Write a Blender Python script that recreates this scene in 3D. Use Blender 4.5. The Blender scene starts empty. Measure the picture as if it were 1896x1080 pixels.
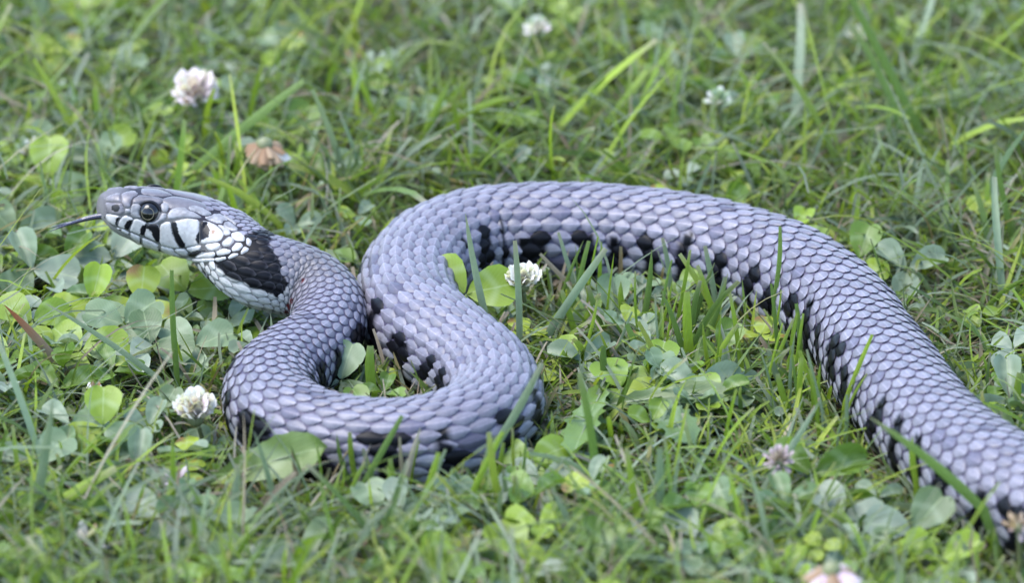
import bpy, math, random
import numpy as np
from mathutils import Vector, Matrix
from mathutils.bvhtree import BVHTree
from mathutils.geometry import delaunay_2d_cdt

MM = 0.001
R = math.radians
random.seed(7)
rng = np.random.default_rng(7)
SC = bpy.context.scene
COL = SC.collection

# ------------------------------------------------------------------ camera, sky, sun, exposure
PITCH, DIST, LENS = R(23.0), 1800.0, 250.0          # millimetres
cam_d = bpy.data.cameras.new('camera')
cam = bpy.data.objects.new('camera', cam_d); COL.objects.link(cam)
CAM = np.array([0.0, -DIST * math.cos(PITCH), DIST * math.sin(PITCH)])
cam.location = CAM * MM
cam.rotation_euler = (math.pi / 2 - PITCH, 0, 0)
cam_d.sensor_width = 36; cam_d.lens = LENS
cam_d.clip_start = 0.05; cam_d.clip_end = 400
cam_d.dof.use_dof = True
cam_d.dof.focus_distance = 1.738
cam_d.dof.aperture_fstop = 13.5
SC.camera = cam

SUN_EL, SUN_AZ = R(64), R(262)                      # azimuth measured clockwise from +Y
world = bpy.data.worlds.new('World'); SC.world = world
world.use_nodes = True
wn = world.node_tree.nodes; wl = world.node_tree.links
sky = wn.new('ShaderNodeTexSky'); sky.sky_type = 'NISHITA'; sky.sun_disc = False
sky.sun_elevation = SUN_EL; sky.sun_rotation = SUN_AZ
sky.air_density = 1.0; sky.dust_density = 0.7; sky.ozone_density = 1.5
wn['Background'].inputs['Strength'].default_value = 0.15
wl.new(sky.outputs[0], wn['Background'].inputs['Color'])
sun_d = bpy.data.lights.new('sun', 'SUN'); sun_d.energy = 1.4; sun_d.angle = R(38)
sun_d.color = (1.0, 0.96, 0.91)
sun = bpy.data.objects.new('sun', sun_d); COL.objects.link(sun)
sd = Vector((math.sin(SUN_AZ) * math.cos(SUN_EL), math.cos(SUN_AZ) * math.cos(SUN_EL), math.sin(SUN_EL)))
sun.rotation_euler = sd.to_track_quat('Z', 'Y').to_euler()
sun.location = sd * 3
SC.view_settings.view_transform = 'Standard'; SC.view_settings.look = 'None'
SC.view_settings.gamma = 1.0; SC.view_settings.exposure = 2.1
SC.view_settings.use_curve_mapping = False
SC.render.engine = 'CYCLES'
SC.cycles.use_denoising = True
SC.cycles.max_bounces = 8
SC.cycles.transmission_bounces = 6

# ------------------------------------------------------------------ pixel <-> place helpers (photo pixels, millimetres)
FW = np.array([0, math.cos(PITCH), -math.sin(PITCH)])
UPV = np.array([0, math.sin(PITCH), math.cos(PITCH)])
RT = np.array([1.0, 0, 0])
PXF = 1896 * LENS / 36.0
def ray(px, py):
    d = FW + RT * ((px - 948) / PXF) + UPV * ((540 - py) / PXF)
    return d
def pix(px, py, z):                                  # point of the ray at height z
    d = ray(px, py); t = (z - CAM[2]) / d[2]
    return CAM + d * t
def pix_y(px, py, y):                                # point of the ray at depth y
    d = ray(px, py); t = (y - CAM[1]) / d[1]
    return CAM + d * t
def to_px(P):
    q = np.asarray(P) - CAM
    w = q @ FW
    return 948 + PXF * (q @ RT) / w, 540 - PXF * (q @ UPV) / w

# ------------------------------------------------------------------ object helpers
def tag(o, label=None, cat=None, group=None, kind=None):
    if label: o['label'] = label
    if cat: o['category'] = cat
    if group: o['group'] = group
    if kind: o['kind'] = kind
    return o
def empty(name, loc, rot=(0, 0, 0)):
    o = bpy.data.objects.new(name, None); COL.objects.link(o)
    o.location = np.asarray(loc) * MM; o.rotation_euler = rot
    o.empty_display_size = 0.004
    return o
def mesh(name, V, F, cols=None, suv=None, mat=None, smooth=True):
    me = bpy.data.meshes.new(name)
    V = np.asarray(V, dtype=float) * MM
    me.from_pydata(V.tolist(), [], F if isinstance(F, list) else np.asarray(F).tolist())
    if cols is not None:
        a = me.attributes.new('Col', 'FLOAT_COLOR', 'POINT')
        c = np.ones((len(V), 4)); c[:, :3] = cols
        a.data.foreach_set('color', c.ravel().astype(np.float32))
    if suv is not None:
        a = me.attributes.new('suv', 'FLOAT_VECTOR', 'POINT')
        u = np.zeros((len(V), 3)); u[:, :suv.shape[1]] = suv
        a.data.foreach_set('vector', u.ravel().astype(np.float32))
    if smooth:
        me.polygons.foreach_set('use_smooth', [True] * len(me.polygons))
    if mat: me.materials.append(mat)
    return me
def obj(name, me, parent=None):
    o = bpy.data.objects.new(name, me); COL.objects.link(o)
    if parent: o.parent = parent
    return o

# ------------------------------------------------------------------ materials
class NT:
    def __init__(s, name):
        s.m = bpy.data.materials.new(name); s.m.use_nodes = True
        s.t = s.m.node_tree; s.n = s.t.nodes; s.b = s.n['Principled BSDF']; s.out = s.n['Material Output']
    def new(s, k, **kw):
        nd = s.n.new(k)
        for a, v in kw.items(): setattr(nd, a, v)
        return nd
    def link(s, a, b): s.t.links.new(a, b)
    def math(s, op, a, b=None, c=None):
        nd = s.n.new('ShaderNodeMath'); nd.operation = op
        for i, v in enumerate((a, b, c)):
            if v is None: continue
            if isinstance(v, (int, float)): nd.inputs[i].default_value = v
            else: s.link(v, nd.inputs[i])
        return nd.outputs[0]
    def attr(s, name):
        nd = s.n.new('ShaderNodeAttribute'); nd.attribute_name = name; return nd
    def noise(s, scale, detail=3, rough=0.55, vec=None):
        nd = s.n.new('ShaderNodeTexNoise'); nd.inputs['Scale'].default_value = scale
        nd.inputs['Detail'].default_value = detail; nd.inputs['Roughness'].default_value = rough
        if vec is None:
            g = s.n.new('ShaderNodeTexCoord'); vec = g.outputs['Object']
        s.link(vec, nd.inputs['Vector']); return nd
    def mixc(s, fac, a, b, mode='MIX'):
        nd = s.n.new('ShaderNodeMix'); nd.data_type = 'RGBA'; nd.blend_type = mode
        for sock, v in ((nd.inputs[0], fac), (nd.inputs[6], a), (nd.inputs[7], b)):
            if isinstance(v, (int, float)): sock.default_value = v
            elif isinstance(v, tuple): sock.default_value = (*v, 1)
            else: s.link(v, sock)
        return nd.outputs[2]
    def ramp(s, v, lo, hi):
        nd = s.n.new('ShaderNodeMapRange'); nd.inputs[1].default_value = lo; nd.inputs[2].default_value = hi
        s.link(v, nd.inputs[0]); return nd.outputs[0]
    def bump(s, h, dist, strength=1.0):
        nd = s.n.new('ShaderNodeBump'); nd.inputs['Distance'].default_value = dist
        nd.inputs['Strength'].default_value = strength
        s.link(h, nd.inputs['Height']); s.link(nd.outputs[0], s.b.inputs['Normal']); return nd

def leafy(name, trans=0.35, rough=0.42, veins=None, spec=0.5, alb=0.58):
    k = NT(name)
    c = k.mixc(1.0, k.attr('Col').outputs['Color'], (alb, alb, alb), 'MULTIPLY')
    suv = k.attr('suv').outputs['Vector']
    sp = k.new('ShaderNodeSeparateXYZ'); k.link(suv, sp.inputs[0])
    n = k.noise(700, 3)
    v = k.ramp(n.outputs[0], 0.3, 0.75)
    c = k.mixc(0.22, c, k.mixc(v, (0.55, 0.55, 0.5), (1.25, 1.25, 1.1)), 'MULTIPLY')
    if veins == 'blade':
        w = k.math('SINE', k.math('MULTIPLY', sp.outputs[0], 22.0))
        c = k.mixc(k.math('MULTIPLY', k.ramp(w, 0.2, 1.0), 0.18), c, (0.42, 0.5, 0.3))
        k.bump(w, 0.00006, 0.6)
    elif veins == 'clover':
        ab = k.math('ABSOLUTE', sp.outputs[0])
        q = k.math('SUBTRACT', k.math('MULTIPLY', sp.outputs[1], 60.0), k.math('MULTIPLY', ab, 30.0))
        w = k.math('SINE', q)
        mid = k.math('SUBTRACT', 1.0, k.ramp(ab, 0.0, 0.07))
        c = k.mixc(k.math('MULTIPLY', mid, 0.35), c, (0.40, 0.48, 0.25))
        c = k.mixc(k.math('MULTIPLY', k.ramp(w, 0.55, 1.0), 0.06), c, (0.36, 0.46, 0.22))
        # the pale chevron of white clover
        d = k.math('ABSOLUTE', k.math('SUBTRACT', sp.outputs[1], k.math('SUBTRACT', 0.62, k.math('MULTIPLY', ab, 0.22))))
        ch = k.math('SUBTRACT', 1.0, k.ramp(d, 0.02, 0.12))
        c = k.mixc(k.math('MULTIPLY', ch, 0.15), c, (0.5, 0.58, 0.42))
        k.bump(w, 0.00003, 0.25)
    k.link(c, k.b.inputs['Base Color'])
    k.b.inputs['Roughness'].default_value = rough
    k.b.inputs['Specular IOR Level'].default_value = spec
    tr = k.new('ShaderNodeBsdfTranslucent')
    k.link(k.mixc(0.6, c, (1.15, 1.25, 0.35), 'MULTIPLY'), tr.inputs['Color'])
    ms = k.new('ShaderNodeMixShader'); ms.inputs[0].default_value = trans
    k.link(k.b.outputs[0], ms.inputs[1]); k.link(tr.outputs[0], ms.inputs[2])
    k.link(ms.outputs[0], k.out.inputs['Surface'])
    return k.m
M_BLADE = leafy('grass_leaf', 0.36, 0.42, 'blade', 0.38)
M_CLOVER = leafy('clover_leaf', 0.32, 0.44, 'clover', 0.40)
M_PETAL = leafy('petal', 0.40, 0.6, None, 0.3, 0.88)
M_STALK = leafy('stalk', 0.10, 0.5, None)

def soil_mat():
    k = NT('soil')
    n1 = k.noise(60, 6, 0.65); n2 = k.noise(420, 5, 0.7)
    c = k.mixc(k.ramp(n1.outputs[0], 0.35, 0.65), (0.036, 0.027, 0.018), (0.042, 0.050, 0.020))
    c = k.mixc(k.math('MULTIPLY', k.ramp(n2.outputs[0], 0.5, 0.75), 0.5), c, (0.10, 0.075, 0.045))
    k.link(c, k.b.inputs['Base Color']); k.b.inputs['Roughness'].default_value = 0.95
    k.bump(n2.outputs[0], 0.003)
    return k.m
def scale_mat(name, rough, coat, keel):
    k = NT(name)
    raw = k.attr('Col').outputs['Color']
    c = k.mixc(1.0, raw, (0.59, 0.59, 0.59), 'MULTIPLY')
    sp = k.new('ShaderNodeSeparateXYZ'); k.link(k.attr('suv').outputs['Vector'], sp.inputs[0])
    n = k.noise(900, 4, 0.6); n2 = k.noise(4200, 3, 0.6)
    c = k.mixc(0.5, c, k.mixc(k.ramp(n.outputs[0], 0.3, 0.7), (0.62, 0.62, 0.62), (1.2, 1.2, 1.2)), 'MULTIPLY')
    if keel:
        ab = k.math('ABSOLUTE', sp.outputs[0])
        kl = k.math('SUBTRACT', 1.0, k.ramp(ab, 0.03, 0.10))
        kl = k.math('MULTIPLY', kl, k.ramp(sp.outputs[1], 0.12, 0.3))
        c = k.mixc(k.math('MULTIPLY', kl, 0.7), c, (1.7, 1.65, 1.6), 'MULTIPLY')
        rim = k.ramp(ab, 0.82, 1.0)
        c = k.mixc(k.math('MULTIPLY', rim, 0.35), c, (0.30, 0.28, 0.34), 'MULTIPLY')
        c = k.mixc(k.math('MULTIPLY', k.ramp(sp.outputs[1], 0.80, 0.97), 0.5), c, (1.5, 1.5, 1.5), 'MULTIPLY')  # pale rear edge, its colour raised as if lit
        c = k.mixc(k.math('SUBTRACT', 0.35, k.math('MULTIPLY', k.ramp(sp.outputs[1], 0.0, 0.3), 0.35)), c, (0.45, 0.43, 0.5), 'MULTIPLY')  # overlap shade painted into the front end of each scale
    k.link(c, k.b.inputs['Base Color'])
    k.link(k.math('ADD', rough, k.math('MULTIPLY', n.outputs[0], 0.16)), k.b.inputs['Roughness'])
    bw = k.new('ShaderNodeRGBToBW'); k.link(raw, bw.inputs[0])
    k.link(k.math('ADD', 0.12, k.math('MULTIPLY', k.ramp(bw.outputs[0], 0.0, 0.15), 0.24)), k.b.inputs['Specular IOR Level'])
    k.b.inputs['Coat Weight'].default_value = coat
    k.b.inputs['Coat Roughness'].default_value = 0.22
    k.bump(n2.outputs[0], 0.00008, 0.6)
    return k.m
M_SOIL = soil_mat()
M_SCALE = scale_mat('snake_scale', 0.32, 0.0, True)
M_PLATE = scale_mat('snake_head_plate', 0.22, 0.08, False)
M_SKIN = scale_mat('snake_skin', 0.45, 0.0, False)
def plain(name, col, rough, spec=0.5, coat=0.0):
    k = NT(name); n = k.noise(800, 3)
    k.link(k.mixc(0.35, (*col,), k.mixc(n.outputs[0], (0.6, 0.6, 0.6), (1.3, 1.3, 1.3)), 'MULTIPLY'), k.b.inputs['Base Color'])
    k.b.inputs['Roughness'].default_value = rough; k.b.inputs['Specular IOR Level'].default_value = spec
    k.b.inputs['Coat Weight'].default_value = coat; k.b.inputs['Coat Roughness'].default_value = 0.03
    return k.m
M_EYE = plain('eye_black', (0.004, 0.004, 0.005), 0.08, 0.4, 0.15)
M_IRIS = plain('eye_ring', (0.13, 0.115, 0.07), 0.4)
M_TONGUE = plain('tongue', (0.018, 0.014, 0.035), 0.2, 0.6, 0.4)
M_HOLE = plain('nostril', (0.004, 0.003, 0.003), 0.6)

# ------------------------------------------------------------------ ground
gx = np.concatenate([[-60000, -2000], np.linspace(-420, 420, 85), [2000, 60000]])
gy = np.concatenate([[-60000, -2000], np.linspace(-420, 520, 95), [2000, 60000]])
GX, GY = np.meshgrid(gx, gy, indexing='ij')
GZ = (np.sin(GX * 0.055 + 1.3) * np.cos(GY * 0.047) * 0.9 + np.sin(GX * 0.17) * np.sin(GY * 0.15 + 2) * 0.5) - 1.2
GZ[(np.abs(GX) > 500) | (np.abs(GY) > 600)] = -1.5
nx, ny = len(gx), len(gy)
idx = np.arange(nx * ny).reshape(nx, ny)
GF = np.stack([idx[:-1, :-1], idx[1:, :-1], idx[1:, 1:], idx[:-1, 1:]], -1).reshape(-1, 4)
ground = obj('ground', mesh('ground', np.stack([GX, GY, GZ], -1).reshape(-1, 3), GF, mat=M_SOIL))
tag(ground, 'dark soil under the clover and grass of the lawn', 'ground', kind='structure')

# ------------------------------------------------------------------ the snake: centre line
# photo pixel of the centre line, height of the centre, half width, half height up, half height down, squareness
CP = [
 # px,  py,   z,   a,    bu,   bd,   n
 (187, 386, 33.0, 2.5, 2.9, 2.3, 2.5),
 (200, 386, 32.7, 4.4, 4.6, 3.7, 2.6),
 (230, 393, 31.8, 5.8, 6.1, 5.4, 2.7),
 (278, 402, 30.4, 7.2, 6.9, 7.0, 2.6),
 (340, 416, 28.6, 8.8, 7.3, 7.6, 2.5),
 (395, 432, 26.8, 9.3, 7.0, 7.4, 2.3),
 (432, 465, 24.0, 9.3, 8.6, 8.8, 2.1),
 (475, 499, 21.6, 9.4, 9.6, 9.4, 2.0),
 (530, 514, 19.5, 9.2, 9.3, 9.2, 2.0),
 (580, 532, 17.6, 9.0, 9.0, 9.0, 2.0),
 (612, 580, 15.0, 8.9, 8.9, 8.9, 2.0),
 (592, 635, 13.0, 9.4, 9.4, 9.4, 2.0),
 (535, 682, 12.2, 10.4, 10.4, 10.4, 2.0),
 (502, 725, 12.0, 11.0, 11.0, 11.0, 2.0),
 (525, 782, 12.0, 11.1, 11.1, 11.1, 2.0),
 (620, 816, 12.0, 11.0, 11.0, 11.0, 2.0),
 (740, 826, 12.0, 11.0, 11.0, 11.0, 2.0),
 (850, 808, 12.0, 11.1, 11.1, 11.1, 2.0),
 (914, 757, 12.0, 11.4, 11.4, 11.4, 2.0),
 (895, 696, 12.2, 11.6, 11.6, 11.6, 2.0),
 (830, 645, 12.4, 11.8, 11.8, 11.8, 2.0),
 (768, 595, 12.6, 12.0, 12.0, 12.0, 2.0),
 (758, 530, 12.8, 12.2, 12.2, 12.2, 2.0),
 (800, 475, 12.8, 12.4, 12.4, 12.4, 2.0),
 (890, 440, 12.8, 12.4, 12.4, 12.4, 2.0),
 (1010, 433, 12.8, 12.4, 12.4, 12.4, 2.0),
 (1150, 435, 12.8, 12.4, 12.4, 12.4, 2.0),
 (1290, 456, 12.8, 12.5, 12.5, 12.5, 2.0),
 (1430, 496, 12.8, 12.6, 12.6, 12.6, 2.0),
 (1552, 572, 12.8, 12.2, 12.2, 12.2, 2.0),
 (1632, 682, 12.8, 12.2, 12.2, 12.2, 2.0),
 (1740, 815, 13.0, 12.6, 12.6, 12.6, 2.0),
 (1890, 922, 13.3, 12.8, 12.8, 12.8, 2.0),
 (2060, 985, 13.4, 13.2, 13.2, 13.2, 2.0),
 (2260, 960, 13.2, 12.8, 12.8, 12.8, 2.0),
 (2420, 880, 12.0, 11.6, 11.6, 11.6, 2.0),
 (2500, 760, 9.0, 8.6, 8.6, 8.6, 2.0),
 (2540, 620, 5.0, 4.6, 4.6, 4.6, 2.0),
 (2560, 520, 1.6, 1.0, 1.0, 1.0, 2.0),
]
pts = np.array([pix(c[0], c[1], c[2]) for c in CP])
prm = np.array([c[3:] for c in CP])
def catmull(P, Q, per=24):
    out, oq = [], []
    n = len(P)
    for i in range(n - 1):
        p0, p1, p2, p3 = P[max(i - 1, 0)], P[i], P[i + 1], P[min(i + 2, n - 1)]
        t0 = 0; t1 = max(np.linalg.norm(p1 - p0), 1e-3) ** 0.5
        t2 = t1 + max(np.linalg.norm(p2 - p1), 1e-3) ** 0.5; t3 = t2 + max(np.linalg.norm(p3 - p2), 1e-3) ** 0.5
        if i == 0: p0 = p1 - (p2 - p1) * 0.01
        if i == n - 2: p3 = p2 + (p2 - p1) * 0.01
        if i == 0: t1 = (0.01 ** 0.5) * np.linalg.norm(p2 - p1) ** .5; t2 = t1 + np.linalg.norm(p2 - p1) ** .5; t3 = t2 + np.linalg.norm(p3 - p2) ** .5
        for k in range(per):
            u = k / per; t = t1 + (t2 - t1) * u
            A1 = (t1 - t) / (t1 - t0) * p0 + (t - t0) / (t1 - t0) * p1
            A2 = (t2 - t) / (t2 - t1) * p1 + (t - t1) / (t2 - t1) * p2
            A3 = (t3 - t) / (t3 - t2) * p2 + (t - t2) / (t3 - t2) * p3 if t3 - t2 > 1e-6 else p2
            B1 = (t2 - t) / (t2 - t0) * A1 + (t - t0) / (t2 - t0) * A2
            B2 = (t3 - t) / (t3 - t1) * A2 + (t - t1) / (t3 - t1) * A3
            out.append((t2 - t) / (t2 - t1) * B1 + (t - t1) / (t2 - t1) * B2)
            uu = u * u * (3 - 2 * u) if i > 5 else u
            oq.append(Q[i] * (1 - uu) + Q[i + 1] * uu)
    out.append(P[-1]); oq.append(Q[-1])
    return np.array(out), np.array(oq)
cp, cq = catmull(pts, prm)
seg = np.linalg.norm(np.diff(cp, axis=0), axis=1)
S0 = np.concatenate([[0], np.cumsum(seg)])
LEN = S0[-1]
DS = 0.5
SS = np.arange(0, LEN, DS)
CC = np.stack([np.interp(SS, S0, cp[:, i]) for i in range(3)], -1)
QQ = np.stack([np.interp(SS, S0, cq[:, i]) for i in range(4)], -1)
_h0 = np.random.default_rng(3).random(256)
def vnoise0(x):
    i = np.floor(x).astype(int); f = x - i; f = f * f * (3 - 2 * f)
    return _h0[i % 256] * (1 - f) + _h0[(i + 1) % 256] * f
def smooth(A, k):
    ker = np.hanning(2 * k + 3)[1:-1]; ker /= ker.sum()
    pad = np.concatenate([2 * A[:1] - A[k:0:-1], A, 2 * A[-1:] - A[-2:-k - 2:-1]])
    return np.stack([np.convolve(pad[:, i], ker, 'valid') for i in range(A.shape[1])], -1)
C2 = smooth(CC, 10); wgt = np.clip((SS - 3) / 6, 0, 1)[:, None]
CC = CC * (1 - wgt) + C2 * wgt
QQ[60:] = smooth(QQ, 8)[60:]
_b = np.clip((SS - 60) / 40, 0, 1)
QQ[:, :3] *= (1 + _b * 0.05 * (vnoise0(SS * 0.045) - 0.5) + _b * 0.03 * (vnoise0(SS * 0.13 + 9) - 0.5))[:, None]
QQ[:, 0] *= 1 + 0.03 * _b; QQ[:, 1] *= 1 - 0.02 * _b; QQ[:, 3] += 0.15 * _b
TT = np.gradient(CC, axis=0); TT /= np.linalg.norm(TT, axis=1)[:, None]
TT = smooth(TT, 6); TT /= np.linalg.norm(TT, axis=1)[:, None]
Z = np.array([0, 0, 1.0])
NN = Z - TT * (TT @ Z)[:, None]; NN /= np.linalg.norm(NN, axis=1)[:, None]
LL = np.cross(NN, -TT)                               # the snake's own left
def at_s(A, s):
    s = np.asarray(s, float)
    return np.stack([np.interp(s, SS, A[:, i]) for i in range(A.shape[1])], -1)
def surf(s, phi, h=0.0):
    """point of the body surface: s along the back from the snout, phi round from the back over the left side"""
    C, N, L, q = at_s(CC, s), at_s(NN, s), at_s(LL, s), at_s(QQ, s)
    sn, cs = np.sin(phi), np.cos(phi)
    b = np.where(cs >= 0, q[..., 1], q[..., 2]); a = q[..., 0]; n = q[..., 3]
    rho = ((np.abs(sn) / a) ** n + (np.abs(cs) / b) ** n) ** (-1 / n) + h
    return C + L * (rho * sn)[..., None] + N * (rho * cs)[..., None]

# ---- pigment of the snake: a field over (s, phi) in degrees from the mid back
def hsh(a, b=0):
    return (math.sin(a * 127.1 + b * 311.7) * 43758.5453) % 1.0
H1 = rng.random((64, 64))
def vnoise(x, y):
    xi, yi = np.floor(x).astype(int), np.floor(y).astype(int)
    fx, fy = x - xi, y - yi; fx = fx * fx * (3 - 2 * fx); fy = fy * fy * (3 - 2 * fy)
    g = lambda i, j: H1[i % 64, j % 64]
    return (g(xi, yi) * (1 - fx) + g(xi + 1, yi) * fx) * (1 - fy) + (g(xi, yi + 1) * (1 - fx) + g(xi + 1, yi + 1) * fx) * fy
BARP = 12.0
def black_field(s, ph):
    """1 where the dark bars and blotches of the flank lie"""
    s = np.asarray(s, float); a = np.abs(ph); side = np.where(ph > 0, 0.0, 0.5)
    w = vnoise(s * 0.09 + side * 40, a * 0.03) - 0.5
    x = (s + w * 6) / BARP + side
    k = np.floor(x); fr = np.abs(x - k - 0.5)
    rnd = H1[(k.astype(int)) % 64, (3 + (side * 20).astype(int)) % 64]
    wid = 0.13 + 0.08 * rnd 
    lo = 48 + rnd * 24
    bar = (fr < wid) & (a > lo) & (a < 150 + 10 * rnd)
    # spots higher on the back, half a period off
    x2 = (s + w * 6) / BARP + side + 0.5
    k2 = np.floor(x2); fr2 = np.abs(x2 - k2 - 0.5)
    rnd2 = H1[(k2.astype(int)) % 64, (9 + (side * 20).astype(int)) % 64]
    spot = (fr2 < 0.17) & (np.abs(a - (36 + 12 * rnd2)) < 7) & (rnd2 > 0.35)
    speck = vnoise(s * 0.33 + 7, ph * 0.11) > 0.90
    return bar, spot, speck
GREY = np.array([0.246, 0.233, 0.288]); BLK = np.array([0.006, 0.006, 0.009])
DARK = np.array([0.150, 0.140, 0.195]); CREAM = np.array([0.72, 0.70, 0.67])
COLLAR_S = (40.0, 53.0)
def collar(s, a):
    lo = 42.0 - np.clip((a - 35) / 40, 0, 1) * 4.5 - np.clip((a - 72) / 12, 0, 1) * 2.0
    hi = 46.5 + np.clip((a - 15) / 60, 0, 1) * 7.0
    j = 1.2 * (vnoise(s * 0.5, a * 0.12) - 0.5)
    low = 80 + np.clip((s - 38) / 14, 0, 1) * 24
    return (s > lo + j) & (s < hi + j) & (a < low + 8 * j)
def pigment(s, ph, base, whole=False):
    """base: colour per point before markings"""
    s = np.asarray(s, float); a = np.abs(ph)
    c = np.array(base, float)
    bar, spot, speck = black_field(s, ph)
    if whole:                                        # markings follow whole scales
        q = len(s) // 2
        if bar.mean() > 0.42: bar[:] = True
        elif bar.mean() < 0.22: bar[:] = False
        spot[:] = spot[q]; speck[:] = speck[q]
    on = s > 75
    c[spot & on] = DARK; c[speck & on & (a < 120)] = DARK * 0.8
    c[bar & on] = BLK
    wht = (s < 60) & (a > 76)
    f = np.clip((60 - s) / 10, 0, 1)[:, None]
    c = np.where(wht[:, None], c * (1 - f) + CREAM * f, c)
    wt2 = (s < 42) & (a > 52)
    c[wt2] = CREAM
    ol = np.clip(1 - np.abs(s - 60) / 16, 0, 1)[:, None] * np.clip((110 - a) / 20, 0, 1)[:, None] * 0.65
    c = c * (1 - ol) + np.array([0.13, 0.122, 0.112]) * ol
    c[collar(s, a)] = BLK
    ch = (np.abs(s - 37.5 - (a - 118) * 0.12) < 1.0) & (a > 108) & (a < 130) & (ph > 0)
    c[ch] = BLK
    return c

# ---- body: one continuous skin from snout to tail
NPH = 64
srow = np.concatenate([np.arange(0.0, 40, 0.5), np.arange(40, LEN - 0.6, 1.0)])
ph = np.linspace(0, 2 * np.pi, NPH, endpoint=False)
Sg, Pg = np.meshgrid(srow, ph, indexing='ij')
BV = surf(Sg.ravel(), Pg.ravel()).reshape(len(srow), NPH, 3)
bidx = np.arange(len(srow) * NPH).reshape(len(srow), NPH)
BF = np.stack([bidx[:-1], np.roll(bidx, -1, 1)[:-1], np.roll(bidx, -1, 1)[1:], bidx[1:]], -1).reshape(-1, 4).tolist()
BF.append(bidx[0][::-1].tolist()); BF.append(bidx[-1].tolist())
pdeg = (np.degrees(Pg.ravel()) + 180) % 360 - 180
skin = np.tile(np.array([0.115, 0.10, 0.16]), (Sg.size, 1))
skin = pigment(Sg.ravel(), pdeg, skin)
hd = np.clip((46 - Sg.ravel()) / 8, 0, 1)[:, None]
skin = skin * (1 - hd) + (skin * 0.16 + np.array([0.016, 0.015, 0.018])) * hd
snt = np.clip((7 - Sg.ravel()) / 4, 0, 1)[:, None] * (np.abs(pdeg) < 105)[:, None] * 0.8
skin = skin * (1 - snt) + np.array([0.20, 0.185, 0.20]) * snt
chin = ((np.abs(pdeg) > 118) & (Sg.ravel() < 36))[:, None] * 0.8
skin = skin * (1 - chin) + np.array([0.33, 0.32, 0.31]) * chin
skin[collar(Sg.ravel(), np.abs(pdeg))] = BLK
rear = Sg.ravel() > 46
skin[rear & (skin[:, 0] > 0.2)] *= 0.4
snake = empty('snake', (CC[:, 0].mean(), CC[:, 1].mean(), 0))
tag(snake, 'grey keeled snake with black collar, raised head and coiled body on the lawn', 'snake')
SN0 = np.array([CC[:, 0].mean(), CC[:, 1].mean(), 0])
body = obj('body', mesh('body', BV.reshape(-1, 3) - SN0, BF, skin, mat=M_SKIN), snake)
bvh = BVHTree.FromPolygons([Vector(v) for v in BV.reshape(-1, 3)], [tuple(f) for f in BF[:-2]])

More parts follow.
